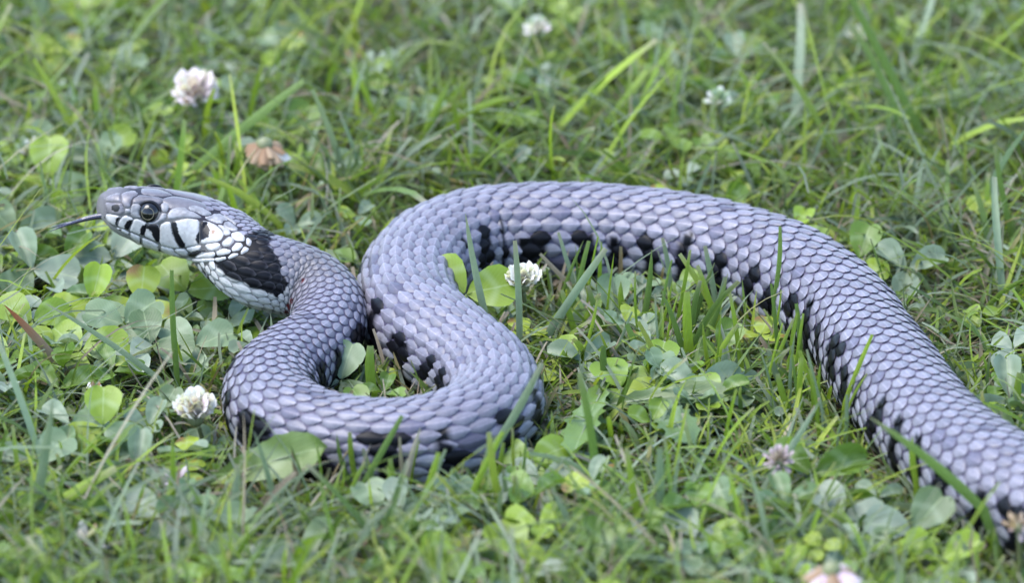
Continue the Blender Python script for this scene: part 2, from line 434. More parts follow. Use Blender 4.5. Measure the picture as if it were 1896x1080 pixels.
# ---- head plates, traced on the near cheek and mirrored to the far one
def zp(x, y): return 160 + x / 5.925, 320 + y / 5.925
SIDE = {
 'rostral': [(150,330),(185,285),(207,270),(203,330),(198,400),(208,450),(205,505),(180,480),(150,435),(142,385)],
 'internasal': [(218,270),(270,243),(340,222),(372,230),(380,322),(300,325),(212,314)],
 'prefrontal': [(385,230),(450,205),(530,195),(572,235),(508,270),(488,310),(478,375),(432,385),(400,340),(390,315)],
 'nasal': [(205,326),(300,335),(388,334),(402,375),(416,435),(376,462),(290,452),(216,440),(203,400)],
 'loreal': [(424,395),(480,398),(482,438),(452,458),(422,440)],
 'preocular': [(492,375),(510,335),(585,345),(598,380),(575,420),(575,460),(605,492),(530,498),(488,460),(484,420)],
 'supraocular': [(512,285),(580,244),(700,255),(822,275),(848,310),(803,342),(740,325),(660,318),(600,328),(560,345),(505,340)],
 'postocular': [(812,352),(852,322),(915,345),(898,395),(884,432),(832,426)],
 'lower_postocular': [(828,442),(880,447),(872,500),(820,536),(775,560),(700,570),(672,545),(740,545),(795,510)],
 'upper_labial_1': [(214,455),(250,454),(330,468),(388,487),(352,524),(330,583),(288,568),(236,530),(214,495)],
 'upper_labial_2': [(396,482),(440,468),(512,502),(508,540),(462,632),(415,615),(345,588),(362,530)],
 'upper_labial_3': [(520,512),(560,505),(652,546),(662,562),(628,695),(590,682),(468,634),(505,560)],
 'upper_labial_4': [(668,572),(700,560),(792,565),(802,620),(796,772),(720,735),(638,695),(650,620)],
 'upper_labial_5': [(808,575),(868,540),(924,540),(940,640),(985,770),(1030,828),(950,828),(803,790)],
 'upper_labial_6': [(930,540),(1060,510),(1130,500),(1238,520),(1240,640),(1236,790),(1090,816),(1040,828),(985,765),(945,640)],
 'upper_labial_7': [(1250,526),(1330,532),(1420,572),(1490,635),(1508,680),(1468,750),(1290,782),(1248,770)],
 'lower_labial_1': [(325,600),(400,618),(462,648),(478,688),(400,650),(345,622)],
 'lower_labial_2': [(474,652),(592,702),(606,786),(520,740),(482,700)],
 'lower_labial_3': [(606,712),(700,745),(788,792),(798,836),(842,888),(720,842),(618,790)],
 'lower_labial_4': [(808,802),(950,834),(970,880),(1050,925),(960,915),(880,898),(824,852)],
 'lower_labial_5': [(965,838),(1078,832),(1118,882),(1108,912),(1058,912),(985,872)],
 'lower_labial_6': [(1092,824),(1240,794),(1266,812),(1250,852),(1160,876),(1112,852)],
 'lower_labial_7': [(1290,792),(1440,767),(1472,790),(1440,836),(1375,858),(1335,848)],
 'gular_1': [(1130,890),(1240,862),(1310,848),(1300,880),(1180,930),(1115,915)],
 'gular_2': [(1190,925),(1290,882),(1400,868),(1415,900),(1385,930),(1210,942)],
 'gular_3': [(1420,868),(1505,826),(1590,852),(1570,888),(1440,916)],
 'gular_4': [(1080,935),(1190,945),(1400,936),(1408,968),(1260,985),(1150,975)],
 'gular_5': [(1405,938),(1530,920),(1532,948),(1440,980),(1412,965)],
 'temporal_1': [(892,450),(930,400),(1000,377),(1088,378),(1110,412),(1180,432),(1280,498),(1090,488),(980,500),(894,512)],
 'temporal_2': [(1105,372),(1180,347),(1260,377),(1360,430),(1374,458),(1290,474),(1200,430),(1122,408)],
 'temporal_3': [(1292,488),(1375,468),(1400,450),(1480,452),(1558,520),(1500,528),(1490,556),(1420,554),(1340,520)],
 'temporal_4': [(1510,542),(1570,532),(1658,602),(1656,638),(1590,640),(1502,600)],
 'temporal_5': [(1430,570),(1500,577),(1588,652),(1568,680),(1512,690),(1490,620)],
 'temporal_6': [(1592,660),(1680,642),(1738,702),(1738,750),(1642,750),(1592,702)],
 'temporal_7': [(1480,770),(1560,697),(1610,712),(1620,758),(1570,808),(1500,812)],
 'temporal_8': [(1592,832),(1640,767),(1700,772),(1720,800),(1680,850),(1602,868)],
 'temporal_9': [(1690,880),(1730,805),(1785,832),(1770,860),(1702,900)],
 'temporal_10': [(1750,712),(1790,717),(1815,750),(1798,808),(1755,790)],
 'temporal_11': [(1540,940),(1600,882),(1670,887),(1660,910),(1580,945)],
 'temporal_12': [(1480,462),(1540,470),(1640,540),(1650,585),(1572,525)],
}
BARS = [
 [(330,500),(350,480),(392,482),(352,525),(335,590),(318,585)],
 [(425,560),(455,520),(515,505),(505,545),(465,635),(416,615)],
 [(598,590),(620,570),(668,558),(662,610),(632,700),(588,672)],
 [(662,565),(795,560),(808,640),(800,780),(765,750),(715,650),(690,612),(655,615)],
 [(922,530),(990,540),(1018,660),(1085,770),(1085,830),(1040,835),(985,770),(935,640)],
 [(1245,525),(1320,545),(1362,640),(1345,710),(1262,745),(1240,800),(1200,740),(1210,680),(1238,650)],
 [(1118,878),(1250,845),(1268,780),(1325,860),(1240,890),(1180,938),(1105,922)],
 [(360,608),(390,620),(380,650),(360,640)], [(460,650),(488,660),(478,710),(455,695)],
 [(588,700),(622,715),(615,795),(588,780)], [(785,795),(812,805),(845,890),(800,860)],
]
TOP = {
 'frontal': [(9.0, 2.0), (12.5, 2.5), (15.0, 1.7), (17.2, 0.0), (15.0, -1.7), (12.5, -2.5), (9.0, -2.0)],
 'parietal': [(15.2, 2.2), (17.5, 0.25), (25.0, 0.25), (26.2, 2.0), (24.5, 4.6), (20.0, 6.0), (16.5, 5.6), (14.2, 3.6)],
}
def inside(poly, x, y):
    r = np.zeros(np.shape(x), bool); n = len(poly)
    for i in range(n):
        x1, y1 = poly[i]; x2, y2 = poly[(i + 1) % n]
        c = ((y1 > y) != (y2 > y)) & (x < (x2 - x1) * (y - y1) / (y2 - y1 + 1e-12) + x1)
        r ^= c
    return r
def seg_dist(poly, x, y):
    d = np.full(np.shape(x), 1e9); n = len(poly)
    for i in range(n):
        a = np.array(poly[i]); b = np.array(poly[(i + 1) % n]); ab = b - a
        t = np.clip(((x - a[0]) * ab[0] + (y - a[1]) * ab[1]) / (ab @ ab + 1e-12), 0, 1)
        d = np.minimum(d, np.hypot(x - a[0] - t * ab[0], y - a[1] - t * ab[1]))
    return d
def chaikin(P):
    o = []
    for i in range(len(P)):
        a, b = np.array(P[i], float), np.array(P[(i + 1) % len(P)], float)
        o += [a * 0.84 + b * 0.16, a * 0.16 + b * 0.84]
    return o
def fill2d(poly, step, grow=0.0):
    P = chaikin(poly); bd = []
    if grow:
        A = np.array(P); nx_ = np.roll(A, -1, 0) - np.roll(A, 1, 0); nx_ /= np.linalg.norm(nx_, axis=1)[:, None] + 1e-9
        ar = (A[:, 0] * np.roll(A[:, 1], -1) - np.roll(A[:, 0], -1) * A[:, 1]).sum()
        P = list(A + np.stack([nx_[:, 1], -nx_[:, 0]], -1) * grow * (1 if ar > 0 else -1))
    for i in range(len(P)):
        a, b = P[i], P[(i + 1) % len(P)]; k = max(1, int(np.linalg.norm(b - a) / step))
        for j in range(k): bd.append(a + (b - a) * j / k)
    bx = np.array(bd); x0, y0 = bx.min(0); x1, y1 = bx.max(0)
    g = [(x + (step / 2 if r % 2 else 0), y) for r, y in enumerate(np.arange(y0, y1, step * 0.87)) for x in np.arange(x0, x1, step)]
    g = np.array(g) if g else np.zeros((0, 2))
    if len(g):
        ok = inside([tuple(p) for p in bd], g[:, 0], g[:, 1]) & (seg_dist(P, g[:, 0], g[:, 1]) > step * 0.45)
        g = g[ok]
    vs = [Vector(p) for p in bd] + [Vector(p) for p in g]
    res = delaunay_2d_cdt(vs, [], [list(range(len(bd)))], 1, 1e-5)
    V2 = np.array([tuple(v) for v in res[0]]); F2 = [list(f) for f in res[2]]
    d = seg_dist(P, V2[:, 0], V2[:, 1])
    return V2, F2, d
HS = 15.0
HC, HL = at_s(CC, HS), at_s(LL, HS)
def mirror_head(P): return P - 2 * ((P - HC) @ HL)[:, None] * HL
def build_plate(name, V2, F2, d, base, nrm, color, thick, soft, flip=False):
    h = thick * (1 - np.exp(-d / soft)) - 0.10
    V = base + nrm * h[:, None]
    a, b, c = V[F2[0][0]], V[F2[0][1]], V[F2[0][2]]
    if np.dot(np.cross(b - a, c - a), nrm[F2[0][0]]) < 0: F2 = [f[::-1] for f in F2]
    o = obj('head_plate', mesh('head_plate', V - SN0, F2, color, mat=M_PLATE), snake)
    return o
plate_polys = []
PW = np.array([0.62, 0.60, 0.585]); PG = np.array([0.185, 0.170, 0.185]); PT = np.array([0.38, 0.37, 0.385])
for nm, poly in SIDE.items():
    V2, F2, d = fill2d(poly, 12.0, 4.0)
    base, nrm = [], []
    for x, y in V2:
        px, py = zp(x, y); dv = Vector(ray(px, py)).normalized()
        hit = bvh.ray_cast(Vector(CAM), dv, 3000)
        if hit[0] is None or (hit[0] - Vector(HC)).length > 40:
            t = (Vector(HC) - Vector(CAM)).dot(dv)
            hit = bvh.find_nearest(Vector(CAM) + dv * t)
        base.append(hit[0]); nrm.append(hit[1])
    base = np.array(base); nrm = np.array(nrm)
    nrm = np.where(((nrm * (base - at_s(CC, np.full(len(base), 15.0)))).sum(1) < -8)[:, None], -nrm, nrm)
    if nm.startswith(('upper_labial', 'lower_labial', 'gular')): b0 = PW
    elif nm.startswith('temporal_'): b0 = PW * 0.9 if int(nm[9:]) > 3 else PT
    elif nm in ('postocular', 'lower_postocular', 'preocular', 'loreal'): b0 = PT
    elif nm in ('nasal', 'rostral'): b0 = PG * 1.25
    else: b0 = PG * 1.15
    if nm in ('temporal_12', 'temporal_4'): b0 = PT * 0.9
    col = np.tile(b0, (len(V2), 1)) * (0.80 + 0.36 * hsh(len(nm) + poly[0][0], len(poly)) if b0 is not PW else 0.92 + 0.16 * hsh(len(nm), len(poly)))
    for br in BARS:
        m = inside(br, V2[:, 0], V2[:, 1]); col[m] = BLK * 1.3
    if nm == 'upper_labial_7':
        rr = np.hypot(V2[:, 0] - 1392, (V2[:, 1] - 655) * 0.8)
        col[rr < 21] = (0.22, 0.10, 0.06)
    if nm == 'nasal':
        rr = np.hypot((V2[:, 0] - 328) / 44, (V2[:, 1] - 385) / 38)
        col[rr < 1.0] = (0.006, 0.005, 0.006)
        nos = (base[rr.argmin()], nrm[rr.argmin()])
    mot = vnoise(V2[:, 0] * 0.035 + 11, V2[:, 1] * 0.05 + 5)
    if b0 is not PW: col = col * (0.72 + 0.55 * mot)[:, None]
    else: col = col * (0.90 + 0.16 * mot)[:, None]
    edge_ = (d > 2.5) & (d < 9)
    col[edge_ & (col[:, 0] > 0.02)] *= 1.22  # paler band inside the seam, an edge highlight painted into the colour
    spots = vnoise(V2[:, 0] * 0.06 + 3, V2[:, 1] * 0.06) > 0.93
    col[spots] *= 0.72
    build_plate(nm, V2, F2, d, base, nrm, col, 0.42, 7.0)
    if nm != 'rostral' and not (nm.startswith('temporal_') and int(nm[9:]) > 3) and not nm.startswith('gular'):
        mb = mirror_head(base); mn = nrm - 2 * (nrm @ HL)[:, None] * HL
        sb = np.array([bvh.find_nearest(Vector(p))[0] for p in mb])
        build_plate(nm, V2, F2, d, sb, mn, col, 0.42, 7.0)
    plate_polys.append(poly)
for nm, poly in TOP.items():
    for sg in ((1, -1) if nm == 'parietal' else (1,)):
        pl = [(x, y * sg) for x, y in poly]
        V2, F2, d = fill2d(pl, 0.55, 0.12)
        C, N, L = at_s(CC, V2[:, 0]), at_s(NN, V2[:, 0]), at_s(LL, V2[:, 0])
        o_ = C + L * V2[:, 1][:, None] + N * 14
        base, nrm = [], []
        for p, n in zip(o_, N):
            hit = bvh.ray_cast(Vector(p), Vector(-n), 40)
            base.append(hit[0]); nrm.append(hit[1] if hit[1].dot(Vector(n)) > 0 else -hit[1])
        col = np.tile(PG * 1.1, (len(V2), 1))
        build_plate(nm, V2, F2, d, np.array(base), np.array(nrm), col, 0.40, 0.45)

# ---- eyes, tongue, nostrils
def ball(c, r, ax, nu=28, nv=18, squash=1.0):
    ax = ax / np.linalg.norm(ax); t = np.cross(ax, Z); t /= np.linalg.norm(t); u = np.cross(t, ax)
    V, F = [], []
    for j in range(nv + 1):
        th = math.pi * j / nv
        for i in range(nu):
            f = 2 * math.pi * i / nu
            V.append(c + ax * math.cos(th) * r * squash + (t * math.cos(f) + u * math.sin(f)) * math.sin(th) * r)
    for j in range(nv):
        for i in range(nu):
            F.append([j * nu + i, j * nu + (i + 1) % nu, (j + 1) * nu + (i + 1) % nu, (j + 1) * nu + i])
    return np.array(V), F
def ring(c, ax, rr, tube, nu=40, nt=8):
    ax = ax / np.linalg.norm(ax); t = np.cross(ax, Z); t /= np.linalg.norm(t); u = np.cross(t, ax)
    V, F = [], []
    for i in range(nu):
        f = 2 * math.pi * i / nu; d = t * math.cos(f) + u * math.sin(f)
        for k in range(nt):
            g = 2 * math.pi * k / nt
            V.append(c + d * (rr + tube * math.cos(g)) + ax * tube * math.sin(g))
    for i in range(nu):
        for k in range(nt):
            F.append([i * nt + k, ((i + 1) % nu) * nt + k, ((i + 1) % nu) * nt + (k + 1) % nt, i * nt + (k + 1) % nt])
    return np.array(V), F
for mir in (False, True):
    c, ax = nos
    if mir: c = mirror_head(c[None])[0]; ax = ax - 2 * (ax @ HL) * HL
    V, F = ball(c + ax * 0.22, 0.92, ax, 18, 10, 0.22)
    obj('nostril', mesh('nostril', V - SN0, F, mat=M_HOLE), snake)
ex, ey = zp(695, 436)
hit = bvh.ray_cast(Vector(CAM), Vector(ray(ex, ey)).normalized(), 3000)
ER = 2.85
e_n = np.array(hit[1]); e_ax = HL * 0.93 + np.array([-0.12, 0, 0.25])
e_c = np.array(hit[0]) - np.array(-Vector(ray(ex, ey)).normalized()) * (ER * 0.52)
for mir in (False, True):
    c = e_c; ax = e_ax / np.linalg.norm(e_ax)
    if mir:
        c = mirror_head(e_c[None])[0]; ax = ax - 2 * (ax @ HL) * HL
    V, F = ball(c, ER, ax, squash=0.95)
    eye = obj('eye', mesh('eye', V - SN0, F, mat=M_EYE), snake)
    V, F = ring(c + ax * ER * 0.95 * math.cos(0.56), ax, ER * math.sin(0.56), 0.085)
    obj('iris_ring', mesh('iris_ring', V - SN0, F, mat=M_IRIS), eye)
    V, F = ring(c + ax * ER * 0.30, ax, ER * 1.02, 0.38)
    obj('eye_rim', mesh('eye_rim', V - SN0, F, np.tile(np.array([0.02, 0.02, 0.025]), (len(V), 1)), mat=M_PLATE), eye)
def tube(P, rad, nt=10):
    P = np.array(P, float); T = np.gradient(P, axis=0); T /= np.linalg.norm(T, axis=1)[:, None]
    V, F = [], []
    for p, t, r in zip(P, T, rad):
        a = np.cross(t, Z if abs(t[2]) < 0.95 else RT); a /= np.linalg.norm(a); b = np.cross(a, t)
        for k in range(nt):
            g = 2 * math.pi * k / nt; V.append(p + (a * math.cos(g) + b * math.sin(g)) * r)
    n = len(P)
    for i in range(n - 1):
        for k in range(nt):
            F.append([i * nt + k, i * nt + (k + 1) % nt, (i + 1) * nt + (k + 1) % nt, (i + 1) * nt + k])
    F.append(list(range(nt))[::-1]); F.append([(n - 1) * nt + k for k in range(nt)])
    return np.array(V), F
y0 = pts[0][1]
tp = [pix_y(x, y, y0 + dy) for x, y, dy in ((204, 398, 0), (192, 400, 0), (180, 401, 0), (160, 405, -0.4), (140, 411, -0.9))]
V, F = tube(tp, [0.85, 0.8, 0.75, 0.62, 0.5])
tg = obj('tongue', mesh('tongue', V - SN0, F, mat=M_TONGUE), snake)
for dy, dz in ((-1.4, 0.0), (1.6, 1.0)):
    q = [tp[-1] + np.array([0.5, 0, 0]), tp[-1], pix_y(122, 417 - dz * 3, y0 - 1.2 + dy * 0.5), pix_y(105, 423 - dz * 4, y0 - 1.4 + dy), pix_y(91, 429 - dz * 6, y0 - 1.6 + dy * 1.4)]
    V, F = tube(q, [0.38, 0.38, 0.30, 0.2, 0.06])
    obj('tongue_tip', mesh('tongue_tip', V - SN0, F, mat=M_TONGUE), tg)

# ---- keeled scales
U7 = np.array([-1, -0.62, -0.10, 0, 0.10, 0.62, 1.0]); V5 = np.array([0.0, 0.16, 0.42, 0.74, 1.0])
wv = np.array([0.38, 0.78, 1.0, 0.84, 0.34])
UU, VV = np.meshgrid(U7, V5, indexing='xy')
sidx = np.arange(35).reshape(5, 7)
SF = np.stack([sidx[:-1, :-1], sidx[:-1, 1:], sidx[1:, 1:], sidx[1:, :-1]], -1).reshape(-1, 4)
pitch_s = np.interp(SS, [0, 30, 55, 80, 120, 180, 300, 470, 560, LEN - 200, LEN], [2.4, 2.3, 2.5, 3.4, 4.4, 5.2, 5.3, 5.3, 4.8, 4.8, 2.0])
colpos = np.cumsum(DS / pitch_s)
NROW, DPHI = 19, 14.4
scales = []                                          # (V, cols, suv, visible size)
def s_start(a):
    if a < 40: return 24.0
    if a < 62: return 28.5
    if a < 100: return 35.0
    if a < 118: return 33.0
    return 9.0
def make_scale(s0, s1, p0, hw, keel, belly, key):
    """a scale from s0 (front) to s1 (free rear edge), centred on angle p0 (deg) with half width hw (deg)"""
    s = s0 + (s1 - s0) * VV
    ww = wv[:, None] * np.ones((1, 7))
    if belly: ww = np.array([1.0, 1.0, 1.0, 0.97, 0.88])[:, None] * np.ones((1, 7))
    s = s - (s1 - s0) * (0.10 if not belly else 0.16) * np.abs(UU) ** 2 * np.where(VV > 0.9, 1, 0) * (1 if not belly else 1)
    p = p0 + hw * UU * ww
    L = s1 - s0
    lift = np.interp(VV, [0, 0.16, 0.42, 0.74, 1.0], [-0.20, 0.02, 0.20, 0.36, 0.38]) * (L / 5.5)
    edge = np.where(np.abs(UU) > 0.95, -0.10, 0) * (L / 5.5)
    kz = np.where(np.abs(UU) < 0.01, 1, 0) * np.interp(VV, [0, 0.16, 0.42, 0.74, 1], [0, 0.35, 1, 1, 0.3]) * 0.022 * keel * (L / 5.5)
    dome = (1 - np.abs(UU) ** 2.4) * (0.27 if s0 < 420 else 0.20) * (L / 5.5)
    h = lift + edge + kz + dome - np.where(VV > 0.95, 0.10, 0) * (L / 5.5)
    P = surf(s.ravel(), np.radians(p.ravel()), h.ravel())
    r1 = (key * 0.6180339) % 1.0; r2 = (key * 0.7548776) % 1.0
    tone = 0.82 + 0.32 * r1
    base = np.tile(GREY * tone * np.array([1, 1, 0.98 + 0.06 * r2]), (35, 1))
    if belly: base[:] = np.array([0.42, 0.43, 0.47]) * tone
    fade = np.clip((abs(p0) - 72) / 45, 0, 1)
    base = base * (1 - fade) + np.array([0.42, 0.43, 0.47]) * tone * fade
    base = base * (1 - 0.45 * r2) + base * np.array([0.98, 0.97, 0.84]) * 0.45 * r2
    c = pigment(s.ravel(), p.ravel(), base, True)
    cm = collar(s.ravel(), np.abs(p.ravel()))
    if 0.15 < cm.mean() < 0.55 and r1 > 0.45: c[cm] = c[~cm].mean(0)          # a ragged edge of whole scales
    elif cm.mean() > 0.6:
        ed = (VV.ravel() > 0.9) | (np.abs(UU.ravel()) > 0.9); c[ed] = np.array([0.045, 0.043, 0.050])
    for bp, br_ in BLOOD:
        m_ = np.linalg.norm(P - bp, axis=1) < br_; c[m_] = (0.10, 0.008, 0.010)
    rim = np.maximum(np.abs(UU), np.abs(VV * 2 - 1)).ravel()
    return P, c, np.stack([UU.ravel(), VV.ravel(), rim], -1)
BLOOD = []
for px_, py_, br_ in ((536, 568, 1.1), (541, 557, 1.0), (562, 520, 0.6), (531, 577, 0.9)):
    h_ = bvh.ray_cast(Vector(CAM), Vector(ray(px_, py_)).normalized(), 3000)
    if h_[0] is not None: BLOOD.append((np.array(h_[0]), br_))
jmax = int(colpos[-1]) - 2
keyc = 0
for i in range(NROW):
    p0 = (i - 9) * DPHI
    big = 1.0 + 0.10 * (abs(i - 9) > 7)
    for j in range(0, jmax):
        off = 0.5 if i % 2 else 0.0
        s0 = np.interp(j + off, colpos, SS); s1 = np.interp(j + off + 1.03, colpos, SS)
        if s1 > LEN - 4: continue
        if s0 < s_start(abs(p0)): continue
        keyc += 1
        jit = (hsh(i, j) - 0.5)
        if s0 < 52 and p0 > 0:
            c3 = surf(np.array([s0 * 0.75 + s1 * 0.25, (s0 + s1) / 2, s0 * 0.25 + s1 * 0.75]), np.radians(np.array([p0, p0, p0])))
            px, py = to_px(c3); zx, zy = (px - 160) * 5.925, (py - 320) * 5.925
            if any(inside(pp, zx, zy).any() for pp in plate_polys): continue
        scales.append(make_scale(s0 + jit * 0.25, s1 + jit * 0.25, p0 + jit * 0.8, DPHI * np.interp(s0, [40, 330, 420, LEN], [0.575, 0.585, 0.635, 0.635]) * big, 1.0 if abs(i - 9) < 9 else 0.3, False, keyc))
for j in range(0, jmax):                             # belly scutes
    s0 = np.interp(j, colpos, SS); s1 = np.interp(j + 1.12, colpos, SS)
    if s1 > LEN - 4 or s0 < 8: continue
    keyc += 1
    scales.append(make_scale(s0, s1, 180.0, 180 - 9.45 * DPHI + 3, 0, True, keyc))
BEND = len(scales)
ctr = np.array([sc[0].mean(0) for sc in scales])
nrmv = np.array([np.cross(sc[0][13] - sc[0][7], sc[0][28] - sc[0][0]) for sc in scales])
cpx, cpy = to_px(ctr)
vd = CAM - ctr; vd /= np.linalg.norm(vd, axis=1)[:, None]
area = np.abs((nrmv * vd).sum(1))
cax = at_s(CC, np.array([0.0]))
d2 = ((ctr[:, None, :] - CC[None, ::8, :]) ** 2).sum(-1); nearest = CC[::8][d2.argmin(1)]
facing = ((ctr - nearest) * vd).sum(1) > 2
vis = facing & (cpx > 5) & (cpx < 1890) & (cpy > 5) & (cpy < 1075)
# hidden behind another part of the body?
for k in np.where(vis)[0]:
    o_ = ctr[k] + (ctr[k] - nearest[k]) / np.linalg.norm(ctr[k] - nearest[k]) * 1.2
    hit = bvh.ray_cast(Vector(o_ + vd[k] * 1.0), Vector(vd[k]), 400)
    if hit[0] is not None: vis[k] = False
order = np.argsort(-(area * vis))
own = set(order[:300].tolist())
for k in own:
    P, c, su = scales[k]
    o = obj('scale', mesh('scale', P - ctr[k], SF, c, su, M_SCALE), snake)
    o.location = (ctr[k] - SN0) * MM
rest = [k for k in range(len(scales)) if k not in own]
VA = np.concatenate([scales[k][0] for k in rest]) - SN0
FA = np.concatenate([SF + 35 * i for i in range(len(rest))])
CA = np.concatenate([scales[k][1] for k in rest]); SA = np.concatenate([scales[k][2] for k in rest])
so = obj('scales', mesh('scales', VA, FA, CA, SA, M_SCALE), snake)
so['kind'] = 'stuff'

# ------------------------------------------------------------------ keeping plants out of the snake
BC = CC[::4]; BR = QQ[::4, :3].max(1)
NB = len(BC)
_u = np.linspace(0.1, 1, 16)[:, None]                # the toothed leaf and the flower heads keep their own room too
_lf = pix(388, 896, 7) * (1 - _u) + pix(606, 828, 18) * _u
_fl = [(362, 757, 15, 5.0), (968, 515, 17, 4.4), (362, 168, 22, 5.6), (1443, 848, 21, 3.4)]
BC = np.concatenate([BC, _lf, [pix(a, b, c) for a, b, c, _ in _fl]]); BR = np.concatenate([BR, np.full(16, 3.2), [f[3] for f in _fl]])
def clear_of_snake(P, margin=0.8):
    """P (K, n, 3): True where no point of the plant lies inside the body"""
    ok = np.ones(len(P), bool)
    for a in range(0, len(P), 1500):
        q = P[a:a + 1500].reshape(-1, 3)
        d = np.sqrt(((q[:, None, :] - BC[None]) ** 2).sum(-1)) - BR[None] - margin
        ok[a:a + 1500] = (d.min(1) > 0).reshape(-1, P.shape[1]).all(1)
    return ok
def snake_dist(xy, every=False):
    out = np.empty(len(xy)); m = (CC[:, 2] < 20) | every
    c2, r2 = CC[m][::6, :2], QQ[m][::6, 0]
    for a in range(0, len(xy), 3000):
        out[a:a + 3000] = (np.sqrt(((xy[a:a + 3000, None, :] - c2[None]) ** 2).sum(-1)) - r2[None]).min(1)
    return out

# ------------------------------------------------------------------ landmarks, for saying where a leaf or blade stands
LM = [('the flicking tongue', 120, 460), ('the raised head', 300, 520), ('the black collar', 450, 610), ('the neck loop', 650, 650),
      ('the outer bend below the neck', 420, 740), ('the front of the coil', 680, 890), ('the turning end of the front coil', 1010, 800),
      ('the hollow inside the front coil', 710, 715), ('the inner bend of the back coil', 850, 590), ('the flank of the arched back coil', 1130, 560),
      ('the outer side of the arched back coil', 1110, 310), ('the shoulder of the thick body', 1440, 640), ('the foot of the thick body', 1640, 900),
      ('the outer side of the thick body', 1780, 600), ('the pink and white clover flower', 362, 300), ('the white flower beside the coil', 362, 840),
      ('the small white flower by the arched coil', 968, 600), ('the remote whitish flower', 996, 160), ('the greenish flower head', 1332, 300),
      ('the mauve spent flower', 1443, 940), ('the withered brown flower behind the neck', 496, 370), ('the large withered tan flower', 1538, 1130),
      ('the faded cream flower', 168, 1040), ('the whitish flower by the broad bright blade', 56, 350), ('the tiny brownish flower', 180, 790),
      ('the red-brown dead flower', 655, 190), ('the withered pinkish flower', 326, 940), ('the loose white flower', 1588, 160),
      ('the jagged dandelion leaves', 1200, 790), ('the pale toothed leaf', 480, 910), ('the pale oval leaf', 920, 960)]
LMP = np.array([pix(a, b, 0)[:2] for _, a, b in LM])
def near_what(p):
    return LM[int(((LMP - np.asarray(p)[:2]) ** 2).sum(1).argmin())][0]
# ------------------------------------------------------------------ grass blades
NS = 7
TAU = np.linspace(0, 1, NS)
PAL = {
 'bright': [(0.31, 0.46, 0.030), (0.38, 0.53, 0.035), (0.27, 0.42, 0.035), (0.43, 0.53, 0.05)],
 'green': [(0.18, 0.30, 0.045), (0.21, 0.34, 0.06), (0.16, 0.27, 0.045)],
 'grey': [(0.30, 0.39, 0.24), (0.27, 0.36, 0.22), (0.37, 0.45, 0.31)],  # grey-green blades, their colour lightened to suggest glints
 'straw': [(0.56, 0.46, 0.33), (0.48, 0.38, 0.28), (0.62, 0.54, 0.43), (0.38, 0.27, 0.18)],
}
def blade_geo(base, az, el, bend, length, width, cut, roll, azbend, fold, color, tipc):
    """vectorised blades: returns V (K, NS*3, 3), cols, suv, spine"""
    K = len(az)
    t = TAU[None, :]
    e = el[:, None] - bend[:, None] * t ** 1.2
    a = az[:, None] + azbend[:, None] * t
    step = length[:, None] / (NS - 1)
    d = np.stack([np.cos(a) * np.cos(e), np.sin(a) * np.cos(e), np.sin(e)], -1)
    sp = base[:, None, :] + np.concatenate([np.zeros((K, 1, 3)), np.cumsum(d[:, :-1] * step[..., None], 1)], 1)
    sp[..., 2] = np.maximum(sp[..., 2], 0.6 + 0.4 * rng.random((K, 1)))
    T = np.gradient(sp, axis=1); T /= np.linalg.norm(T, axis=2)[..., None] + 1e-9
    side = np.stack([-np.sin(a), np.cos(a), np.zeros_like(a)], -1)
    up = np.cross(side, T)
    rl = roll[:, None] * np.ones((1, NS))
    sd_ = side * np.cos(rl)[..., None] + up * np.sin(rl)[..., None]
    nu = np.cross(T, sd_)
    prof = np.where(cut[:, None], np.interp(t, [0, 0.2, 0.7, 1], [0.75, 1, 0.95, 0.62]) * np.ones((K, 1)), np.interp(t, [0, 0.25, 0.6, 0.85, 1], [0.7, 1, 0.85, 0.45, 0.03]) * np.ones((K, 1)))
    w = width[:, None] * prof * 0.5
    Lf = sp - sd_ * w[..., None]; Rg = sp + sd_ * w[..., None]
    Md = sp - nu * (w * fold[:, None])[..., None]
    V = np.stack([Lf, Md, Rg], 2).reshape(K, NS * 3, 3)
    c = color[:, None, :] * np.ones((1, NS, 1))
    basec = color * np.array([1.15, 1.1, 1.3]) + 0.03
    fb = np.clip(1 - t / 0.3, 0, 1)[..., None]
    c = c * (1 - fb * 0.6) + basec[:, None, :] * fb * 0.6
    ft = (np.clip((t - 0.82) / 0.18, 0, 1) * tipc[:, None])[..., None]
    c = c * (1 - ft) + np.array([0.50, 0.43, 0.33]) * ft
    c = np.repeat(c, 3, axis=1).reshape(K, NS * 3, 3)
    su = np.zeros((K, NS, 3, 2)); su[..., 0] = np.array([-1, 0, 1]); su[..., 1] = t[..., None]
    return V, c, su.reshape(K, NS * 3, 2), sp
bi = np.arange(NS * 3).reshape(NS, 3)
BLF = np.concatenate([np.stack([bi[:-1, k], bi[:-1, k + 1], bi[1:, k + 1], bi[1:, k]], -1) for k in (0, 1)])
def pick(kinds, n):
    tot = sum(w for _, w in kinds); out = np.empty((n, 3)); kd = np.empty(n, object)
    u = rng.random(n) * tot; acc = 0
    for k, w in kinds:
        m = (u >= acc) & (u < acc + w); acc += w
        p = np.array(PAL[k]); out[m] = p[rng.integers(0, len(p), m.sum())]; kd[m] = k
    out *= (0.68 + 0.62 * rng.random((n, 1)))
    return out, kd
CL_N = rng.random((40, 40))
def patch(xy, sc):                                   # slow variation over the lawn, 0..1
    return vnoise(xy[:, 0] * sc + 20, xy[:, 1] * sc + 31)
